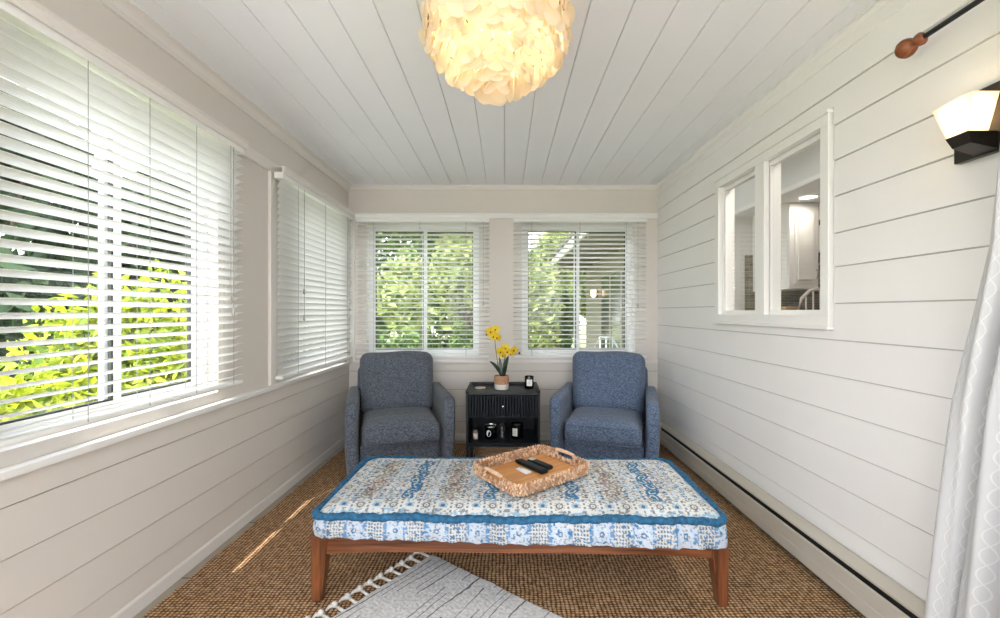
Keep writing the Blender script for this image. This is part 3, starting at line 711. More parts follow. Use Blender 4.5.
# ------------------------------------------------------------------ armchairs
def armchair(label, loc, rz, fm):
    t=thing('armchair',label,'armchair',loc,rz,'armchairs against the back wall'); t.scale=(.935,1,1)
    # seat platform and front rail
    b=MB(); b.rbox(.62,.64,.21,.02,(0,-.03,.115),n=8,fn=lambda p,q:(p.x,p.y,p.z)); b.build('base',fm,t,smooth=True)
    # arms: slab arms, slightly flared, sloping down to the front
    for s_ in (-1,1):
        def fn(p,q,s_=s_):
            x,y,z=p; k=(q[2]+1)/2
            fall=(q[1]*.5+.5)               # 0 front, 1 back
            z2=z*(1) + k*(.004*fall)
            x2=x + s_*(.020*k + .012*math.sin(PI*k)) 
            x2 += -s_*.014*k*(1-fall)*0
            return (x2,y,z2)
        b=MB(); b.rbox(.095,.74,.535,.032,(s_*.345,-.035,.268),n=14,fn=fn); b.build('armrest',fm,t,smooth=True)
    # back frame
    def fb(p,q): 
        k=(q[2]+1)/2; return (p.x*(1.0-.03*k), p.y+.10*k*k, p.z)
    b=MB(); b.rbox(.70,.115,.69,.045,(0,.275,.355),n=14,fn=fb); b.build('backrest',fm,t,smooth=True)
    # seat cushion with bull-nosed front
    def fs(p,q):
        puff=(1-q[0]**4)*(1-q[1]**4)
        return (p.x*(1+.015*(1-abs(q[2]))), p.y-.012*(1-q[2]**2)*(q[1]<-.8), p.z+(.030*puff if q[2]>0 else 0)+ (.010*(1-q[0]**2) if q[2]>0 and q[1]<-.5 else 0))
    b=MB(); b.rbox(.572,.62,.150,.042,(0,-.115,.292),n=18,fn=fs); sc=b.build('seat_cushion',fm,t,smooth=True)
    # seat cushion welt
    wl_=MB()
    for zz in (.232,.352):
        pts=[(-.28,.18,zz),(-.288,-.38,zz),(-.262,-.424,zz),(-.15,-.437,zz),(.15,-.437,zz),(.262,-.424,zz),(.288,-.38,zz),(.28,.18,zz)]
        wl_.tube(pts,.0045,6)
    wl_.build('welt',fm,sc,smooth=True)
    # back cushion leaning back
    def fc(p,q):
        puff=(1-q[0]**4)*(1-abs(q[2])**3.5)
        w=1+.02*math.sin(q[2]*2)
        return (p.x*w, p.y-(.045*puff if q[1]<0 else 0), p.z+.012*(1-q[0]**2)*(1 if q[2]>0 else 0)+.004*math.sin(q[0]*5))
    M=Matrix.Translation((0,.150,.578))@Matrix.Rotation(R(-11),4,'X')
    b=MB(); b.rbox(.625,.185,.490,.070,(0,0,0),n=20,fn=fc,M=M); bc=b.build('back_cushion',fm,t,smooth=True)
    for sx in (-1,1):
        for sy in (-1,1): MB().rbox(.05,.05,.03,.008,(sx*.25,-.03+sy*.25,.0165),n=2).build('foot',M_black,t)
    return t
armchair('grey-blue upholstered armchair left of the black side table, under the garden window',(-.860,3.375,.014),R(18),M_fab_leftlit)
armchair('blue-grey upholstered armchair right of the black side table, beside the heater wall',(.812,3.375,.014),R(-18),M_fab)

# ------------------------------------------------------------------ side table
st=thing('side_table','black side table with fluted drawer and open shelf between the armchairs','side table',(-.018,3.21,.013))
w2,d2=.267,.19
b=MB()
b.box(-w2,-w2+.018,-d2,d2,.175,.592,.003).box(w2-.018,w2,-d2,d2,.175,.592,.003).box(-w2+.018,w2-.018,d2-.012,d2,.175,.58)
b.box(-w2+.018,w2-.018,-d2+.002,d2-.012,.195,.222).box(-w2+.018,w2-.018,-d2+.01,d2-.012,.405,.415)
b.build('case',M_tablebk,st)
b=MB(); b.box(-w2,w2,-d2-.004,d2,.570,.580,.002); b.build('top',M_tablebk,st)
b=MB(); b.box(-w2-.002,-w2+.012,-d2-.004,d2+.002,.580,.602,.003).box(w2-.012,w2+.002,-d2-.004,d2+.002,.580,.602,.003).box(-w2+.012,w2-.012,d2-.010,d2+.002,.580,.602,.003); b.build('gallery_rail',M_tablebk,st)
b=MB(); nfl=24; wd=2*(w2-.020)
pts=[]
for k in range(nfl):
    x=-w2+.020+wd*k/nfl; p_=wd/nfl
    for a in range(5): 
        an=PI*a/5; pts.append((x+p_*.5-p_*.46*math.cos(an), -d2+.002-.014*math.sin(an)))
pts=[(-w2+.020,-d2+.012)]+pts+[(w2-.020,-d2+.012)]
b.prism(pts,.416,.566); dr=b.build('drawer',M_tablebk,st)
MB().lathe([(.004,0),(.004,-.010),(.009,-.014),(.010,-.020),(.006,-.025),(.0005,-.026)],(0,-d2-.010,.492),14,'Y').build('knob',mat('brushed_nickel',(.75,.74,.72),.25,metal=.9),dr,smooth=True)
for sx in (-1,1):
    for sy in (-1,1): MB().box(sx*(w2-.013)-.012,sx*(w2-.013)+.012,sy*(d2-.014)-.012,sy*(d2-.014)+.012,0,.176,.002).build('leg',M_tablebk,st)
SHZ=.013+.2225; TPZ=.013+.5805
# woven basket lying low beneath the table
bk=thing('woven_basket','low woven straw basket on the rug under the side table','basket',(-.03,3.22,.014))
b=MB()
for k in range(5): 
    pr=perim(.185+.004*math.sin(k*2),.13,.03,.02); 
    b.tube([(x,y,.010+k*.019) for x,y in pr]+[(pr[0][0],pr[0][1],.010+k*.019)],.010,6)
b.build('wall',M_weave,bk,smooth=True); MB().box(-.18,.18,-.125,.125,.002,.012).build('bottom',M_weave,bk)

M_lab=mat('paper_label',(.80,.79,.76),.6); M_ink=mat('label_ink',(.03,.03,.03),.6); M_wax=mat('candle_wax',(.80,.76,.68),.5)
M_jar=mat('black_jar_glass',(.006,.006,.007),.08)
def curved_label(r,z0,z1,half,m,parent,n=8,c=0,name='label'):
    b=MB()
    for k in range(n):
        a0=-PI/2+c-half+2*half*k/n; a1_=a0+2*half/n
        b.face([(r*math.cos(a0),r*math.sin(a0),z0),(r*math.cos(a1_),r*math.sin(a1_),z0),(r*math.cos(a1_),r*math.sin(a1_),z1),(r*math.cos(a0),r*math.sin(a0),z1)])
    return b.build(name,m,parent,smooth=True,doubles=True)
def candle(label,loc,r,hh,half,z0,z1,c=0):
    t=thing('candle_jar',label,'candle',loc,0,'black candle jars with white labels')
    MB().lathe([(r*.9,0),(r,.004),(r,hh-.003),(r-.001,hh),(r-.003,hh-.001),(r-.004,hh*.75),(.001,hh*.75)],n=28).build('jar',M_jar,t,smooth=True,angle=50)
    MB().lathe([(.001,hh*.751),(r-.0045,hh*.755),(r-.0045,hh*.70),(.001,hh*.70)],n=20).build('wax',M_wax,t)
    MB().tube([(0,0,hh*.74),(.001,0,hh*.86)],.001,5).build('wick',M_ink,t)
    lb=curved_label(r+.0006,z0,z1,half,M_lab,t,c=c)
    b=MB()
    for k,(zz,hw) in enumerate(((.62,.35),(.48,.5),(.34,.25))):
        z=z0+(z1-z0)*zz; a=-PI/2+c; rr=r+.0010
        b.face([(rr*math.cos(a-half*hw),rr*math.sin(a-half*hw),z),(rr*math.cos(a+half*hw),rr*math.sin(a+half*hw),z),(rr*math.cos(a+half*hw),rr*math.sin(a+half*hw),z+.002),(rr*math.cos(a-half*hw),rr*math.sin(a-half*hw),z+.002)])
    b.build('print',M_ink,lb)
    return t
candle('black candle jar with white label on top of the side table beside the orchid',(.182,3.23,TPZ),.035,.094,.62,.022,.072)
candle('black candle jar with square white label on the open shelf, right of the glass tumbler',(.088,3.16,SHZ),.046,.108,.45,.022,.080,-.45)
# mug-like black candle with round label and silver lid
cj=thing('candle_tin','black candle tin with a round white label and metal rim on the open shelf','candle',(-.110,3.15,SHZ),0)
MB().lathe([(.040,0),(.044,.004),(.044,.088),(.041,.088),(.041,.07),(.001,.07)],n=28).build('tin',M_jar,cj,smooth=True,angle=50)
MB().lathe([(.0445,.0875),(.0458,.089),(.0458,.094),(.0435,.096),(.0425,.0935),(.0425,.0875)],n=28).build('metal_rim',mat('silver_rim',(.7,.7,.7),.2,metal=1),cj,smooth=True,angle=50)
b=MB(); pts=[]
for k in range(20):
    a=2*PI*k/20; da=.42*math.cos(a); z=.045+.024*math.sin(a); an=-PI/2-.35+da; pts.append((.0447*math.cos(an),.0447*math.sin(an),z))
b.face(pts); b.build('label',M_lab,cj)
b=MB(); b.tube([(.043,-.01,.070),(.060,-.015,.066),(.066,-.016,.045),(.060,-.015,.026),(.043,-.01,.022)],.0035,8); b.build('handle',M_jar,cj,smooth=True)
# perfume / diffuser bottle
bt=thing('dropper_bottle','small glass bottle with pale label and black stem on the left of the open shelf','bottle',(-.238+.015,3.12,SHZ))
MB().lathe([(.018,0),(.021,.003),(.021,.052),(.017,.062),(.008,.068),(.008,.078),(.001,.078)],n=20).build('body',mat('smoky_glass',(.30,.22,.18),.08),bt,smooth=True,angle=50)
MB().lathe([(.0095,.070),(.0095,.082),(.004,.086),(.003,.115),(.001,.118)],n=14).build('cap',M_black,bt,smooth=True,angle=50)
curved_label(.0216,.010,.048,.9,mat('cream_label',(.80,.74,.66),.6),bt)
# tumbler
M_clear=glass_mat('clear_tumbler',(.86,.88,.88),1.5,2.2)
gl=thing('glass_tumbler','tall clear glass cylinder with white script between the candles on the open shelf','glass',(-.026,3.14,SHZ))
MB().lathe([(.001,.0),(.022,.0),(.024,.003),(.024,.118),(.022,.118),(.0215,.006),(.001,.006)],n=24,caps=False).build('body',M_clear,gl,smooth=True,angle=50)
b=MB()
pts=[]
for k in range(40):
    z=.022+.072*k/39; a=-PI/2+.28*math.sin(k*1.25)*(.6+.4*math.cos(k*.4)); pts.append((.0248*math.cos(a),.0248*math.sin(a),z))
b.tube(pts,.0009,5); b.build('script',mat('white_ink',(.8,.8,.8),.5),gl)
# coaster
co=thing('round_coaster','round pale wooden coaster lying on the side table','coaster',(-.195,3.235,TPZ))
MB().lathe([(.001,0),(.040,0),(.042,.002),(.042,.006),(.040,.008),(.001,.008)],n=28).build('disc',mat('pale_wood',(.55,.45,.37),.6,var=.15,vscale=40),co,smooth=True,angle=50)

# ------------------------------------------------------------------ orchid
oc=thing('potted_orchid','yellow artificial orchid in a tan and white pot on the side table','potted plant',(-.030,3.20,TPZ))
rb=.052
pot=MB().lathe([(rb-.004,0),(rb,.003),(rb+.003,.040),(rb+.003,.0405),(rb+.002,.0405),(.001,.0405)],n=32).build('pot',mat('white_glaze',(.78,.75,.70),.45),oc,smooth=True,angle=50)
MB().lathe([(rb+.003,.0408),(rb+.0045,.044),(rb+.0035,.098),(rb,.104),(rb-.006,.104),(rb-.008,.090),(.001,.088)],n=32).build('upper_band',mat('tan_terracotta',(.42,.23,.14),.85,var=.2,vscale=60,bump=.5,bscale=120),pot,smooth=True,angle=50)
M_lf=mat('orchid_leaf',(.012,.030,.016),.3,var=.2,vscale=10); M_stem=mat('orchid_stem',(.09,.13,.04),.6)
def leaf(base,tip,width,side):
    base=Vector(base); tip=Vector(tip); d=tip-base; up=Vector((0,-.3,.5)); sd=d.cross(Vector(side)).normalized()
    b=MB(); L_=[];C_=[];R_=[]
    for k in range(9):
        s_=k/8; c=base+d*s_+Vector((0,0,.02))*math.sin(PI*s_); w=width*math.sin(PI*(.12+.86*s_))**.7
        L_.append(b.v(c+sd*w+Vector((0,-.003,0)))); C_.append(b.v(c+Vector((0,.004,0)))); R_.append(b.v(c-sd*w+Vector((0,-.003,0))))
    for k in range(8):
        b.bm.faces.new([L_[k],L_[k+1],C_[k+1],C_[k]]); b.bm.faces.new([C_[k],C_[k+1],R_[k+1],R_[k]])
    o=b.build('leaf',M_lf,oc,smooth=True); md=o.modifiers.new('Solid','SOLIDIFY'); md.thickness=.003
leaf((.008,0,.09),(-.090,-.02,.215),.013,(0,1,0)); leaf((.010,-.01,.09),(.052,-.02,.255),.016,(0,1,0)); leaf((.004,0,.09),(-.018,.02,.24),.011,(0,1,0)); leaf((.016,0,.09),(.040,-.04,.19),.014,(0,1,0)); leaf((0,0,.09),(-.045,.02,.175),.012,(0,1,0))
MB().tube([(-.012,0,.09),(-.030,0,.20),(-.048,0,.33),(-.052,-.005,.42),(-.062,-.01,.455)],[.003,.003,.0026,.0022,.0016],7).build('stem',M_stem,oc,smooth=True)
MB().tube([(.008,0,.09),(.012,0,.18),(.030,0,.26),(.070,-.01,.305),(.115,-.015,.300)],[.003,.003,.0026,.0022,.0016],7).build('stem',M_stem,oc,smooth=True)
M_pet=mat('yellow_petal',(.90,.68,.03),.5,var=.12,vscale=60,trans=(.3,(.9,.62,.04))); M_thr=mat('orchid_throat',(.20,.04,.015),.5)
def flower(c,size,yaw,pitch,roll=0):
    M=Matrix.Translation(c)@Matrix.Rotation(yaw,4,'Z')@Matrix.Rotation(pitch,4,'X')@Matrix.Rotation(roll,4,'Y')
    b=MB(M)
    for k,(a,ln,wd) in enumerate(((90,1,.42),(162,1,.58),(18,1,.58),(234,.9,.40),(306,.9,.40))):
        a=R(a); d=Vector((math.cos(a),0,math.sin(a))); s_=Vector((-math.sin(a),0,math.cos(a))); rows=[]
        for j in range(6):
            t_=j/5; w=wd*size*math.sin(PI*(.10+.88*t_))**.6*.9; c0=d*(size*ln*t_)+Vector((0,-.25*size*t_*t_+.12*size*t_,0))
            rows.append([b.v(c0-s_*w+Vector((0,-.05*size,0))),b.v(c0),b.v(c0+s_*w+Vector((0,-.05*size,0)))])
        for j in range(5):
            for q in range(2): b.bm.faces.new([rows[j][q],rows[j+1][q],rows[j+1][q+1],rows[j][q+1]])
    o=b.build('flower',M_pet,oc,smooth=True)
    MB(M).rbox(.011,.014,.013,.005,(0,-.012,-.004),n=3).build('throat',M_thr,o,smooth=True)
for c,s_,y_,p_ in (((-.085,-.03,.440),.040,.3,.1),((-.045,-.035,.455),.038,-.2,-.1),((-.062,-.04,.405),.036,.1,.2),((-.028,-.03,.395),.036,-.5,.1),
                  ((.025,-.03,.315),.038,.2,.0),((-.010,-.035,.290),.038,.3,.2),((.045,-.045,.290),.034,-.2,.1),((.100,-.03,.300),.034,-.6,.0),((.070,-.035,.275),.028,-.3,.3),((.005,-.04,.262),.030,.4,.3)):
    flower(c,s_,y_,p_,random.uniform(-.4,.4))
for c in ((-.112,-.02,.415),(.135,-.02,.275)):
    MB().rbox(.016,.014,.018,.007,c,n=3).build('bud',M_thr,oc,smooth=True)

# ------------------------------------------------------------------ capiz chandelier
CX,CY=-.028,1.44
ch=thing('capiz_chandelier','round capiz shell chandelier glowing warm at the middle of the ceiling','chandelier',(CX,CY,ZC))
M_shell=mat('capiz_shell',(.93,.89,.82),.35,trans=(.6,(.98,.91,.76)),var=.05,vscale=30)
M_brass=mat('antique_brass',(.30,.21,.10),.35,metal=.9)
MB().lathe([(.001,0),(.075,0),(.078,-.006),(.070,-.020),(.02,-.026),(.001,-.026)],n=28).build('ceiling_plate',M_brass,ch,smooth=True,angle=40)
b=MB()
for (r_,z) in ((.16,-.04),(.215,-.13),(.235,-.20),(.19,-.27),(.10,-.345)):
    b.tube([(r_*math.cos(2*PI*k/32),r_*math.sin(2*PI*k/32),z) for k in range(33)],.003,6)
for k in range(6):
    a=2*PI*k/6; b.tube([(.02*math.cos(a),.02*math.sin(a),-.025),(.16*math.cos(a),.16*math.sin(a),-.04),(.215*math.cos(a),.215*math.sin(a),-.13),(.235*math.cos(a),.235*math.sin(a),-.20),(.19*math.cos(a),.19*math.sin(a),-.27),(.10*math.cos(a),.10*math.sin(a),-.345)],.0025,5)
b.build('wire_frame',M_brass,ch,smooth=True)
M_bulb=mat('bulb_glow',(1,.9,.7),.5,emit=(1,.80,.52),estr=7)
for k in range(3):
    a=2*PI*k/3+.5; bx,by=.05*math.cos(a),.05*math.sin(a)
    MB().lathe([(.012,0),(.012,-.05),(.010,-.055)],(bx,by,-.08),12).build('lamp_holder',M_brass,ch)
    MB().lathe([(.009,-.0),(.016,-.015),(.019,-.032),(.012,-.052),(.001,-.062)],(bx,by,-.136),14).build('bulb',M_bulb,ch,smooth=True)
def shell_pts(r,n=10,th=.0009):
    return [(r*math.cos(2*PI*k/n),r*math.sin(2*PI*k/n)) for k in range(n)]
def shell_mesh():
    b=MB(); P=shell_pts(.031,12); b.prism(P,-.0006,.0006,lambda p,t:(p[0],t,p[1]))
    bmesh.ops.recalc_face_normals(b.bm,faces=b.bm.faces[:]); me=bpy.data.meshes.new('shell'); b.bm.to_mesh(me); b.bm.free(); me.materials.append(M_shell); return me
shm=shell_mesh(); spots=[]

z=-.035
prof=[(-.02,.165),(-.06,.195),(-.10,.218),(-.14,.232),(-.18,.243),(-.22,.245),(-.26,.232),(-.295,.205),(-.325,.172),(-.355,.138),(-.382,.104),(-.403,.070),(-.420,.036)]
for ti,(z,r_) in enumerate(prof):
    z=z*.90+.004
    for dr,dz in ((0,0),(-.022,-.012)):
        rr=r_+dr
        if rr<.02: continue
        n=max(4,int(2*PI*rr/.043))
        for k in range(n):
            a=2*PI*(k+.5*(ti%2)+random.uniform(-.15,.15))/n
            slope=R(0) if z>-.25 else R(16)
            spots.append((rr*math.cos(a),rr*math.sin(a),z-.030+dz+random.uniform(-.007,.007),a,random.uniform(-.7,.7),slope+random.uniform(-.12,.12),random.uniform(.80,1.12)))
def smat(sp):
    x,y,z,a,yaw,sl,sc=sp
    return Matrix.Translation((x,y,z))@Matrix.Rotation(a-PI/2+yaw,4,'Z')@Matrix.Rotation(sl,4,'X')@Matrix.Scale(sc,4)
# the 100 nearest the viewer as single shells, the rest as one part
order=sorted(spots,key=lambda s_:s_[1]-.3*(math.hypot(s_[0],s_[1])+s_[2]*0))
for sp in order[:100]:
    o=bpy.data.objects.new('shell',shm); link(o,ch); o.matrix_local=smat(sp)
b=MB(); P=shell_pts(.031,12)
for sp in order[100:]:
    M=smat(sp); b.prism(P,-.0006,.0006,lambda p,t,M=M: tuple(M@Vector((p[0],t,p[1]))))
o=b.build('shell_strands',M_shell,ch); o['kind']='stuff'
def lamp(name,loc,energy,col,r,parent=None):
    l=bpy.data.lights.new(name,'POINT'); l.energy=energy; l.color=col; l.shadow_soft_size=r
    o=bpy.data.objects.new(name,l); o.location=loc; link(o,parent); return o
lamp('chandelier_light',(0,0,-.19),1.7,(1,.78,.55),.035,ch)

# ------------------------------------------------------------------ wall sconce
M_bronze=mat('dark_bronze',(.035,.030,.026),.35,metal=.5)
sc=thing('wall_sconce','dark bronze wall sconce with faceted frosted glass shade, lit, beside the curtain','wall lamp',(XR,1.22,1.7))
b=MB(); b.box(-.040,-.017,-.36,.075,-.066,.128,.003); b.build('back_plate',M_bronze,sc)
rel=lambda x,y,z:(x-XR,y-1.22,z-1.7)
M_frost=mat('frosted_glass',(.9,.87,.82),.4,trans=(.75,(1,.93,.80)))
def panel(b,pts,th=.003):
    b.face(pts)
T=[(1.288,1.268,1.784),(1.288,1.160,1.791),(1.366,1.160,1.791),(1.366,1.268,1.784)]
Bm=[(1.300,1.236,1.684),(1.300,1.180,1.684),(1.356,1.180,1.684),(1.356,1.236,1.684)]
b=MB()
for i in range(4): b.face([rel(*Bm[i]),rel(*Bm[(i+1)%4]),rel(*T[(i+1)%4]),rel(*T[i])])
o=b.build('glass_shade',M_frost,sc,doubles=True); md=o.modifiers.new('Solid','SOLIDIFY'); md.thickness=.003
b=MB(); 
P1=[rel(1.310,1.232,1.658),rel(1.310,1.182,1.658),rel(1.402,1.176,1.634),rel(1.402,1.240,1.634)]
P2=[rel(1.296,1.238,1.688),rel(1.296,1.176,1.688),rel(1.382,1.176,1.688),rel(1.382,1.238,1.688)]
b.hexa(P1+P2); b.build('cradle',M_bronze,sc)
MB().lathe([(.008,0),(.012,.012),(.014,.028),(.008,.042),(.001,.048)],rel(1.328,1.208,1.702),14).build('bulb',mat('sconce_bulb',(1,.9,.7),.5,emit=(1,.82,.58),estr=10),sc,smooth=True)
lamp('sconce_light',rel(1.328,1.21,1.765),.13,(1,.76,.48),.018,sc)

# ------------------------------------------------------------------ curtain rod and curtain
rod=thing('curtain_rod','black curtain rod with a red-brown wooden egg finial high on the right wall','curtain rod',(1.34,1.35,2.061))
MB().tube([(0,-1.9,0),(0,-.005,0)],.0085,12).build('pole',M_black,rod,smooth=True,angle=50)
MB().lathe([(.006,.012),(.020,.008),(.021,-.002),(.012,-.012),(.009,-.014)],(0,.004,0),18,'Y').build('collar',M_finial,rod,smooth=True)
MB().lathe([(.0005,-.006),(.013,0),(.013,.005),(.012,.010),(.018,.014),(.026,.022),(.031,.034),(.030,.046),(.024,.056),(.013,.063),(.0005,.066)],(0,.016,0),22,'Y').build('finial',M_finial,rod,smooth=True)
for y in (-.40,-1.8): 
    MB().tube([(0,y,-.004),(.03,y,-.004),(.075,y,-.004)],.006,8).lathe([(.02,.066),(.02,.080)],(0,y,-.004),12,'X').build('bracket',M_black,rod,smooth=True,angle=50)
def curtain_mat():
    m=bpy.data.materials.new('sheer_lattice'); m.use_nodes=True; nt=m.node_tree; b=nt.nodes['Principled BSDF']; b.inputs['Roughness'].default_value=.85
    uv=N(nt,'ShaderNodeUVMap'); uv.uv_map='cloth'; sp=N(nt,'ShaderNodeSeparateXYZ'); nt.links.new(uv.outputs[0],sp.inputs[0])
    def mth(op,a,bb=None,c=None):
        n=N(nt,'ShaderNodeMath',operation=op)
        for i,q in enumerate((a,bb,c)):
            if q is None: continue
            if isinstance(q,(int,float)): n.inputs[i].default_value=q
            else: nt.links.new(q,n.inputs[i])
        return n.outputs[0]
    # ogee lattice: two mirrored families of wavy lines
    u,v=sp.outputs[0],sp.outputs[1]
    wv=mth('MULTIPLY',mth('SINE',mth('MULTIPLY',v,2*PI/.11)),.25)
    res=[]
    for s_ in (1,-1):
        p=mth('ADD',mth('DIVIDE',u,.055),mth('MULTIPLY',wv,s_)); fr=mth('SUBTRACT',mth('FRACT',p),.5)
        res.append(mth('LESS_THAN',mth('ABSOLUTE',fr),.04))
    line=mth('MAXIMUM',res[0],res[1])
    mx=N(nt,'ShaderNodeMix',data_type='RGBA'); mx.inputs[6].default_value=(.66,.665,.68,1); mx.inputs[7].default_value=(.80,.80,.81,1)
    nt.links.new(line,mx.inputs[0]); nt.links.new(mx.outputs[2],b.inputs['Base Color'])
    bp=N(nt,'ShaderNodeBump'); bp.inputs['Strength'].default_value=.7; bp.inputs['Distance'].default_value=.003; nt.links.new(line,bp.inputs['Height']); nt.links.new(bp.outputs[0],b.inputs['Normal'])
    t=N(nt,'ShaderNodeBsdfTranslucent'); t.inputs[0].default_value=(.85,.86,.87,1); ms=N(nt,'ShaderNodeMixShader'); ms.inputs[0].default_value=.25
    nt.links.new(b.outputs[0],ms.inputs[1]); nt.links.new(t.outputs[0],ms.inputs[2]); nt.links.new(ms.outputs[0],nt.nodes['Material Output'].inputs[0])
    return m
cu=thing('curtain','white lattice-patterned curtain gathered beside the right wall','curtain',(1.30,.9,.03))
nu,nv=200,90; V=[];UV=[]
zs_=[2.005,1.36,1.218,.924,.217,.03]; ye=[1.09,1.128,1.155,1.219,1.318,1.335]
for i in range(nu+1):
    s_=i/nu
    for j in range(nv+1):
        z=2.005-(2.005-.03)*j/nv; yf=float(np.interp(-z,[-q for q in zs_],ye)); yn=.45-.1*(2.0-z)/2
        y=yf-(yf-yn)*s_; amp=.026*(.5+.5*min(1,(2.0-z)/.4))
        x=1.306+amp*math.sin(s_*2*PI*9+.5*math.sin(z*2.2)+2.6)+.007*math.sin(s_*2*PI*23+z*4)+.006*math.sin(s_*41+z*3)
        y+=.012*math.cos(s_*2*PI*7+1)
        V.append((x-1.30,y-.9,z-.03)); UV.append((s_*1.9,z))
Fc=[(i*(nv+1)+j,(i+1)*(nv+1)+j,(i+1)*(nv+1)+j+1,i*(nv+1)+j+1) for i in range(nu) for j in range(nv)]
me=bpy.data.meshes.new('curtain_cloth'); me.from_pydata(V,[],Fc); uvl=me.uv_layers.new(name='cloth')
for lp in me.loops: uvl.data[lp.index].uv=UV[lp.vertex_index]
me.materials.append(curtain_mat()); me.shade_smooth(); link(bpy.data.objects.new('cloth',me),cu)
for k in range(8):
    y=.50+.08*k-.9; b=MB(); b.tube([(.04+.017*math.cos(2*PI*q/16),y,2.025+.0+.017*math.sin(2*PI*q/16)) for q in range(17)],.0025,6); b.build('ring',M_black,cu,smooth=True)

# ------------------------------------------------------------------ kitchen beyond the inner window
KX0,KX1,KY0,KY1=XR+.07,4.4,.2,4.6
M_kw=mat('kitchen_wall',(.80,.79,.76),.6); M_kc=mat('kitchen_ceiling',(.78,.78,.77),.7)
wk=struct(MB().box(KX0,KX1,KY1,KY1+.1,0,2.6).build('wall_kitchen_back',M_kw)); struct(MB().box(KX1,KX1+.1,KY0,KY1+.1,0,2.6).build('wall_kitchen_right',M_kw))
struct(MB().box(KX0,KX1,KY0-.1,KY0,0,2.6).build('wall_kitchen_front',M_kw)); struct(MB().box(KX0,KX1,KY0,KY1,-.12,0).build('floor_kitchen',mat('kitchen_floor',(.35,.28,.22),.5)))
struct(MB().box(KX0,2.43,KY0,KY1,2.50,2.6).box(2.43,KX1,KY0,KY1,2.225,2.6).build('ceiling_kitchen',M_kc))
struct(MB().box(2.405,2.43,KY0,KY1,2.205,2.245,.004).build('trim_12',M_white))
M_cab=mat('cabinet_cream',(.78,.76,.72),.35)
def cabinet(name,label,x0,x1,z0,z1,doors,yf=4.0):
    t=thing(name,label,'kitchen cabinet',((x0+x1)/2,yf+.17,z0)); cx=(x0+x1)/2
    MB().box(x0-cx,x1-cx,-.15,.429,0,z1-z0).build('body',M_cab,t)
    w=(x1-x0)/doors
    for k in range(doors):
        a=x0-cx+w*k+.004; c=a+w-.008; b=MB(); hh=z1-z0
        b.box(a,c,-.170,-.150,.006,hh-.006,.003)
        pts=[(a+.045,.05),(c-.045,.05),(c-.045,hh-.09)]+[(c-.045-(c-a-.09)*q/10, hh-.09+.032*math.sin(PI*q/10)**2) for q in range(1,10)]+[(a+.045,hh-.09)]
        b.prism(pts,-.170,-.186,lambda p,tt:(p[0],tt,p[1]))
        cxp=(a+c)/2; pts2=[(cxp+(p[0]-cxp)*.76,hh*.48+(p[1]-hh*.48)*.90) for p in pts]
        b.prism(pts2,-.186,-.202,lambda p,tt:(p[0],tt,p[1]))
        d=b.build('door',M_cab,t)
        MB().tube([(c-.03,-.185,.10),(c-.03,-.205,.11),(c-.03,-.205,.17),(c-.03,-.185,.18)],.005,8).build('handle',mat('steel_pull',(.6,.6,.6),.25,metal=.9),d,smooth=True)
        for hz in (.18,hh-.22): MB().box(c+.0,c+.007,-.182,-.172,hz,hz+.05).build('hinge',mat('dark_hinge',(.08,.07,.06),.4),d)
    return t
cabinet('wall_cabinet','tall cream wall cabinet with arched door panel seen through inner window',2.70,2.985,1.40,2.2249,1)
cabinet('wall_cabinet','short cream wall cabinet above the range, cut by window edge',2.995,3.75,1.76,2.2249,2)
rh=thing('range_hood','dark range hood under the short wall cabinet','range hood',(3.37,4.15,1.65)); MB().hexa([(-.37,-.22,0),(.37,-.22,0),(.37,.27,0),(-.37,.27,0),(-.37,-.12,.10),(.37,-.12,.10),(.37,.27,.10),(-.37,.27,.10)]).build('hood_body',M_black,rh); MB().box(-.36,.36,-.21,.26,-.012,0).build('filter',mat('hood_filter',(.3,.3,.3),.4),rh)
def tile_mat():
    m=bpy.data.materials.new('backsplash_tile'); m.use_nodes=True; nt=m.node_tree; b=nt.nodes['Principled BSDF']; b.inputs['Roughness'].default_value=.35
    tc=N(nt,'ShaderNodeTexCoord'); mp=N(nt,'ShaderNodeMapping'); mp.inputs['Rotation'].default_value=(R(90),0,0); br=N(nt,'ShaderNodeTexBrick'); br.inputs['Scale'].default_value=1; br.inputs['Brick Width'].default_value=.14; br.inputs['Row Height'].default_value=.028; br.inputs['Mortar Size'].default_value=.002
    br.inputs['Color1'].default_value=(.30,.24,.19,1); br.inputs['Color2'].default_value=(.15,.13,.11,1); br.inputs['Mortar'].default_value=(.4,.38,.35,1)
    nt.links.new(tc.outputs['Object'],mp.inputs[0]); nt.links.new(mp.outputs[0],br.inputs[0]); nt.links.new(br.outputs[0],b.inputs['Base Color']); return m
struct(MB().box(2.62,KX1,KY1-.015,KY1,.9,1.8).build('wall_backsplash',tile_mat()))
kc=thing('kitchen_counter','kitchen counter with base cabinets along the far kitchen wall','kitchen counter',(3.05,4.28,0)); MB().box(-.4,1.3,-.24,.30,0,.101).box(-.4,1.3,-.29,.30,.10,.88).build('body',M_cab,kc); MB().box(-.42,1.32,-.32,.30,.881,.92,.004).build('worktop',mat('dark_worktop',(.09,.08,.07),.25,var=.3,vscale=30),kc)
tag(MB().box(2.75,2.90,4.12,4.32,.921,1.235,.02).build('storage_canister',mat('canister_wood',(.50,.30,.16),.5)),'wooden bread box on the kitchen counter behind the hoop-backed stool','box')
bs=thing('bar_stool','pale hoop-backed stool standing in the kitchen beyond the inner window','stool',(2.535,3.42,0)); M_hoop=mat('grey_hoop',(.55,.50,.44),.4)
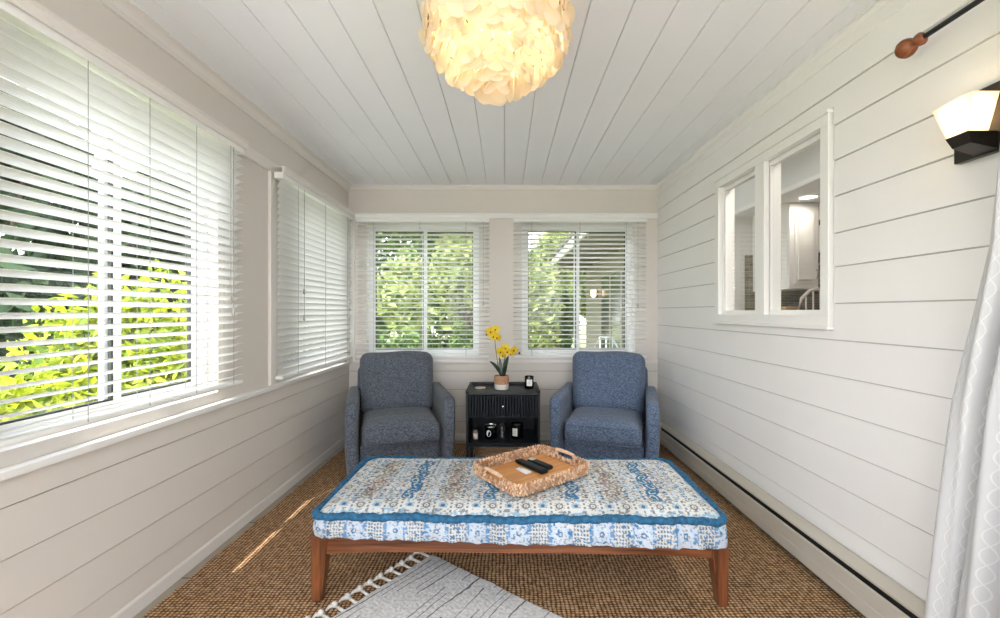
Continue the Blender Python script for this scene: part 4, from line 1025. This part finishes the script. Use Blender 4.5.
MB().tube([(-.16,0,.72),(-.165,0,1.0),(-.160,0,1.16),(-.125,0,1.29),(-.06,0,1.352),(0,0,1.367),(.06,0,1.352),(.125,0,1.29),(.160,0,1.16),(.165,0,1.0),(.16,0,.72)],.013,10).build('back_hoop',M_hoop,bs,smooth=True)
for x in (-.09,-.03,.03,.09): MB().tube([(x*.8,0,.72),(x,0,1.31 if abs(x)>.05 else 1.35)],.006,6).build('spindle',M_hoop,bs,smooth=True)
MB().rbox(.40,.38,.04,.018,(0,-.18,.71),n=6).build('seat',M_hoop,bs,smooth=True)
for sx in (-1,1):
    for sy in (-1,1): MB().tube([(sx*.13,-.18+sy*.12,.70),(sx*.19,-.18+sy*.17,0)],[.015,.012],8).build('leg',M_hoop,bs,smooth=True)
kl=thing('kitchen_downlight','round glowing downlight in the kitchen ceiling above the cabinet','ceiling light',(2.74,3.80,2.224))
MB().lathe([(.085,0),(.085,-.008),(.070,-.010),(.068,-.002)],n=28,caps=False).build('trim_ring',M_white,kl,smooth=True)
MB().lathe([(.001,-.003),(.068,-.003),(.068,-.001),(.001,-.001)],n=24).build('diffuser',mat('downlight_glow',(1,1,1),.5,emit=(1,.93,.82),estr=5),kl)
for k in range(2):
    l=bpy.data.lights.new('downlight','AREA'); l.shape='DISK'; l.size=.13; l.energy=(.9,9)[k]; l.color=(1,.93,.84)
    o=bpy.data.objects.new('kitchen_light',l); o.location=((2.74,3.80,2.205),(1.95,2.2,2.49))[k]; link(o)
kf=thing('kitchen_ceiling_fixture','long white kitchen ceiling fixture near the inner window','ceiling light',(2.0,2.9,2.50)); MB().box(-.10,.10,-.65,.65,-.06,0,.01).build('housing',M_white,kf); MB().box(-.085,.085,-.63,.63,-.066,-.061).build('diffuser',mat('fixture_glow',(1,1,1),.5,emit=(1,.97,.92),estr=.7),kf)

# ------------------------------------------------------------------ outdoors
GZ=-.35
def grass_mat():
    m=bpy.data.materials.new('lawn_grass'); m.use_nodes=True; nt=m.node_tree; b=nt.nodes['Principled BSDF']; b.inputs['Roughness'].default_value=.9
    tc=N(nt,'ShaderNodeTexCoord'); n=N(nt,'ShaderNodeTexNoise'); n.inputs['Scale'].default_value=.5; n.inputs['Detail'].default_value=9; nt.links.new(tc.outputs['Object'],n.inputs[0])
    r=N(nt,'ShaderNodeValToRGB'); e=r.color_ramp.elements; e[0].position=.35; e[0].color=(.17,.20,.07,1); e[1].position=.7; e[1].color=(.30,.30,.15,1)
    nt.links.new(n.outputs['Fac'],r.inputs[0]); nt.links.new(r.outputs[0],b.inputs['Base Color']); return m
struct(MB().box(-4.2,7,-9,-1.62,GZ-.1,GZ+.03).box(-4.2,-1.60,-1.62,5.2,GZ-.1,GZ+.03).box(-1.6,4.6,4.05,4.7,GZ-.1,GZ+.03).build('patio_bounce_slab',mat('pale_concrete',(.62,.60,.57),.8,var=.08,vscale=3)))  # unseen pale slab added to bounce neutral light onto the ceiling
g=MB(); g.face([(-45,-30,GZ),(45,-30,GZ),(45,60,GZ),(-45,60,GZ)]); struct(g.build('ground',grass_mat()))
LG_y=leaf_mat('leaf_yellow_green',(.10,.19,.015),(.56,.60,.04),.35)
LG_m=leaf_mat('leaf_mid_green',(.035,.085,.02),(.17,.26,.06),.35)
LG_l=leaf_mat('leaf_light_green',(.13,.20,.05),(.50,.55,.20),.40)
LG_d=leaf_mat('leaf_dark_green',(.012,.032,.012),(.05,.09,.035),.2)
M_bark=mat('bark',(.12,.085,.06),.9,var=.3,vscale=12)
def foliage(blobs,n,size,m,parent,name='foliage',seed=1):
    rs=np.random.RandomState(seed); w=np.array([b_[3]*b_[4]*b_[5] for b_ in blobs])**.7; w/=w.sum(); ki=rs.choice(len(blobs),n,p=w)
    B=np.array(blobs)[ki]; d=rs.normal(size=(n,3)); d/=np.linalg.norm(d,axis=1)[:,None]; rad=rs.uniform(.55,1.05,n)[:,None]
    C=B[:,:3]+d*rad*B[:,3:6]
    a=rs.normal(size=(n,3)); a/=np.linalg.norm(a,axis=1)[:,None]; q=rs.normal(size=(n,3)); bb=np.cross(a,q); bb/=np.linalg.norm(bb,axis=1)[:,None]
    s_=size*rs.uniform(.6,1.4,n)[:,None]; nn=np.cross(a,bb)*.18*s_
    P=np.stack([C-a*s_,C-bb*s_*.45+nn,C+a*s_,C+bb*s_*.45+nn],1).reshape(-1,3)
    me=bpy.data.meshes.new(name); me.from_pydata(P.tolist(),[],[(4*i,4*i+1,4*i+2,4*i+3) for i in range(n)]); me.materials.append(m)
    return link(bpy.data.objects.new(name,me),parent)
def tree(name,label,cat,loc,blobs,n,size,m,trunk,seed,group=None):
    t=thing(name,label,cat,loc,0,group)
    foliage(blobs,n,size,m,t,'foliage',seed)
    b=MB(); 
    for (p0,p1,r0,r1) in trunk: 
        p0=Vector(p0);p1=Vector(p1); b.tube([p0,(p0+p1)/2+Vector((.04,.03,0))*(p1-p0).length*.5,p1],[r0,(r0+r1)/2,r1],8)
    b.build('trunk',M_bark,t,smooth=True)
    return t
rnd=random.Random(3)
def bush_blobs(rx,ry,h,k):
    return [(rnd.uniform(-rx*.6,rx*.6),rnd.uniform(-ry*.6,ry*.6),h*rnd.uniform(.25,.72),rx*rnd.uniform(.35,.55),ry*rnd.uniform(.35,.55),h*rnd.uniform(.22,.32)) for _ in range(k)]
def shrub(label,x,y,rx,ry,h,n,size,m,seed,name='garden_shrub'):
    tree(name,label,'shrub',(x,y,GZ),bush_blobs(rx,ry,h,14),n,size,m,[((0,0,0),(rx*.3*math.cos(k*2.1),ry*.3*math.sin(k*2.1),h*.6),.02,.006) for k in range(5)],seed,'shrubs outside the windows')
shrub('yellow-green shrub just outside the left window, nearer the viewer',-2.75,1.95,.55,.75,1.42,6500,.042,LG_y,11)
shrub('tall yellow-green shrub outside the far half of the left window',-2.85,3.35,.55,.62,1.95,7000,.042,LG_y,12)
shrub('low deep green shrub under the left half of the back-left window',-1.75,6.0,.70,.6,1.30,4500,.06,LG_m,13)
shrub('dark green shrub under the right half of the back-left window',-.38,6.2,.48,.5,1.42,4200,.06,LG_m,14)
shrub('pale green airy shrub close behind the back-right window',.42,5.35,.30,.35,2.45,3200,.06,LG_l,15)
shrub('mid green shrub on the lawn edge behind the back-right window',1.65,12.35,.42,.33,2.3,3500,.08,LG_m,16)
def crown_blobs(r,h0,h1,k):
    return [(rnd.uniform(-r*.65,r*.65),rnd.uniform(-r*.65,r*.65),rnd.uniform(h0,h1),r*rnd.uniform(.3,.5),r*rnd.uniform(.3,.5),(h1-h0)*rnd.uniform(.14,.24)) for _ in range(k)]
def gtree(label,x,y,r,h0,h1,n,size,m,seed,name='garden_tree'):
    tree(name,label,'tree',(x,y,GZ),crown_blobs(r,h0,h1,16),n,size,m,[((0,0,0),(0,0,(h0+h1)/2),.16,.07),((0,0,h0*.8),(r*.5,0,h1*.75),.06,.02),((0,0,h0*.8),(-r*.45,.2,h1*.7),.06,.02),((0,0,h0),(.1,-r*.4,h1*.8),.05,.02)],seed,'trees beyond the garden')
gtree('tall light green tree filling the right half of the back-left window',-.9,9.0,1.8,1.5,6.0,10000,.11,LG_l,21)
gtree('mid green tree filling the left half of the back-left window',-3.7,11.5,2.0,1.0,6.5,9500,.13,LG_m,22)
gtree('distant broad green tree past the lawn, behind the light green tree',-3.8,18,3.2,.6,8,10000,.24,LG_m,23)
gtree('distant light green tree seen between shrub and eave, back-right window',5.0,19,2.7,.6,8,8000,.22,LG_l,24)
gtree('distant mid green tree far left of the lawn behind the garden',-11.7,19.5,3.4,1.2,8,6500,.20,LG_m,25)
gtree('pale green tree framed in the left pane of the back-right window',1.45,14.6,1.3,.8,5.5,7000,.12,LG_l,26)
for k,(x,y,lab) in enumerate(((-7.0,5.4,'dark evergreen tree outside the left window, first from the viewer'),(-8.0,9.4,'dark evergreen tree outside the left window, second from the viewer'),(-8.9,13.4,'dark evergreen tree outside the left window, farthest of the row'))):
    gtree(lab,x,y,(1.7,1.7,1.6)[k],.8,4.6,11000,.14,LG_d,31+k,'evergreen_tree')
gtree('pale tree standing behind the dark evergreens on the left',-14,8.0,3,2.0,6,5000,.18,LG_l,35)
# neighbouring wing of the house with porch eave
M_sid=mat('wing_siding',(.42,.39,.33),.7); M_dk=mat('dark_door_glass',(.05,.06,.055),.15); M_sof=mat('soffit_paint',(.30,.28,.23),.7)
wg=thing('house_wing','pale sided house wing with deep eave beyond the back-right window','house',(2.2,8.6,GZ))
b=MB()
for k in range(17):
    z=.05+.17*k; b.hexa([(0,-3.9,z),(.2,-3.9,z),(.2,2.9,z),(0,2.9,z),(.016,-3.9,z+.17),(.2,-3.9,z+.17),(.2,2.9,z+.17),(.016,2.9,z+.17)])
b.build('wall',M_sid,wg)
b=MB(); b.box(-.92,.25,-3.9,3.0,2.80,2.86); b.build('soffit',M_sof,wg)
b=MB()
for k in range(9): b.box(-.90,.0,-3.6+.8*k,-3.52+.8*k,2.70,2.80)
b.build('rafter',M_sof,wg)
b=MB(); b.box(-.97,-.92,-3.9,3.05,2.74,2.92); b.build('fascia',M_white,wg)
b=MB(); b.hexa([(-1.0,-3.9,2.93),(3.0,-3.9,2.93),(3.0,3.1,2.93),(-1.0,3.1,2.93),(-1.0,-3.9,2.99),(3.0,-3.9,4.0),(3.0,3.1,4.0),(-1.0,3.1,2.99)]); b.build('roof',mat('roof_shingle',(.20,.18,.16),.9,var=.2,vscale=20),wg)
dd=MB().box(-.03,.02,-1.6,.9,.15,2.30).build('patio_door',M_dk,wg)
b=MB()
for y in (-1.65,-.80,.05,.9): b.box(-.05,-.02,y,y+.07,.12,2.36)
b.box(-.05,-.02,-1.65,.97,2.30,2.38); b.build('door_frame',M_sid,dd)
pl=thing('porch_lamp','small warm porch lamp on the wing wall past the patio door','wall lamp',(2.17,9.95,1.62)); MB().box(-.02,.0,-.06,.06,-.12,.12).build('back_plate',M_black,pl); MB().lathe([(.03,-.09),(.06,-.05),(.065,.06),(.04,.10)],(-.09,0,0),14).build('glass_shade',mat('porch_glow',(1,.8,.5),.5,emit=(1,.62,.30),estr=2.6),pl,smooth=True); MB().box(-.09,0,-.012,.012,.09,.11).build('arm',M_black,pl)
pc=thing('porch_chair','pale metal porch chair outside the back-right window','chair',(1.62,6.7,GZ)); M_pc=mat('pale_metal',(.6,.65,.7),.4)
MB().tube([(-.2,0,.45),(-.22,.06,.9),(-.1,.09,1.12),(.1,.09,1.12),(.22,.06,.9),(.2,0,.45)],.014,8).build('back_frame',M_pc,pc,smooth=True); MB().rbox(.46,.46,.04,.018,(0,-.22,.44),n=4).build('seat',M_pc,pc,smooth=True)
for sx in (-1,1):
    for sy in (0,-.42): MB().tube([(sx*.2,sy,.44),(sx*.23,sy,0)],.013,8).build('leg',M_pc,pc,smooth=True)
for x in (-.1,0,.1): MB().tube([(x,0,.46),(x,.08,1.11)],.007,6).build('back_slat',M_pc,pc,smooth=True)

# ------------------------------------------------------------------ sky and sun
w=bpy.data.worlds.new('World'); S.world=w; w.use_nodes=True; nt=w.node_tree; bg=nt.nodes['Background']
tc=N(nt,'ShaderNodeTexCoord'); sp=N(nt,'ShaderNodeSeparateXYZ'); r=N(nt,'ShaderNodeValToRGB'); nt.links.new(tc.outputs['Generated'],sp.inputs[0])
mr=N(nt,'ShaderNodeMapRange'); mr.inputs[1].default_value=-.3; mr.inputs[2].default_value=1; nt.links.new(sp.outputs[2],mr.inputs[0]); nt.links.new(mr.outputs[0],r.inputs[0])
e=r.color_ramp.elements; e[0].position=.18; e[0].color=(.55,.54,.52,1); e[1].position=1; e[1].color=(.76,.85,1,1); x=e.new(.27); x.color=(.97,.975,1,1)
nt.links.new(r.outputs[0],bg.inputs[0]); bg.inputs[1].default_value=2.6
sl=bpy.data.lights.new('sun','SUN'); sl.energy=3.7; sl.color=(1,.95,.86); sl.angle=R(.3)
so=bpy.data.objects.new('sun',sl); COL.objects.link(so); so.rotation_euler=Vector((.265,.54,-1)).to_track_quat('-Z','Y').to_euler(); so.location=(-3,-6,8)

# ------------------------------------------------------------------ camera and view
cam=bpy.data.cameras.new('camera'); co_=bpy.data.objects.new('camera',cam); COL.objects.link(co_)
cam.sensor_width=36; cam.lens=36*.420; cam.shift_x=-.0055; cam.shift_y=.003; cam.clip_start=.02
co_.location=(0,0,1.18); co_.rotation_euler=(R(90),0,0); S.camera=co_
S.view_settings.view_transform='Standard'; S.view_settings.look='None'; S.view_settings.gamma=1; S.view_settings.use_curve_mapping=False
S.view_settings.exposure=1.40
S.cycles.use_denoising=True; S.cycles.max_bounces=10; S.cycles.diffuse_bounces=6; S.cycles.transparent_max_bounces=16; S.cycles.sample_clamp_indirect=6
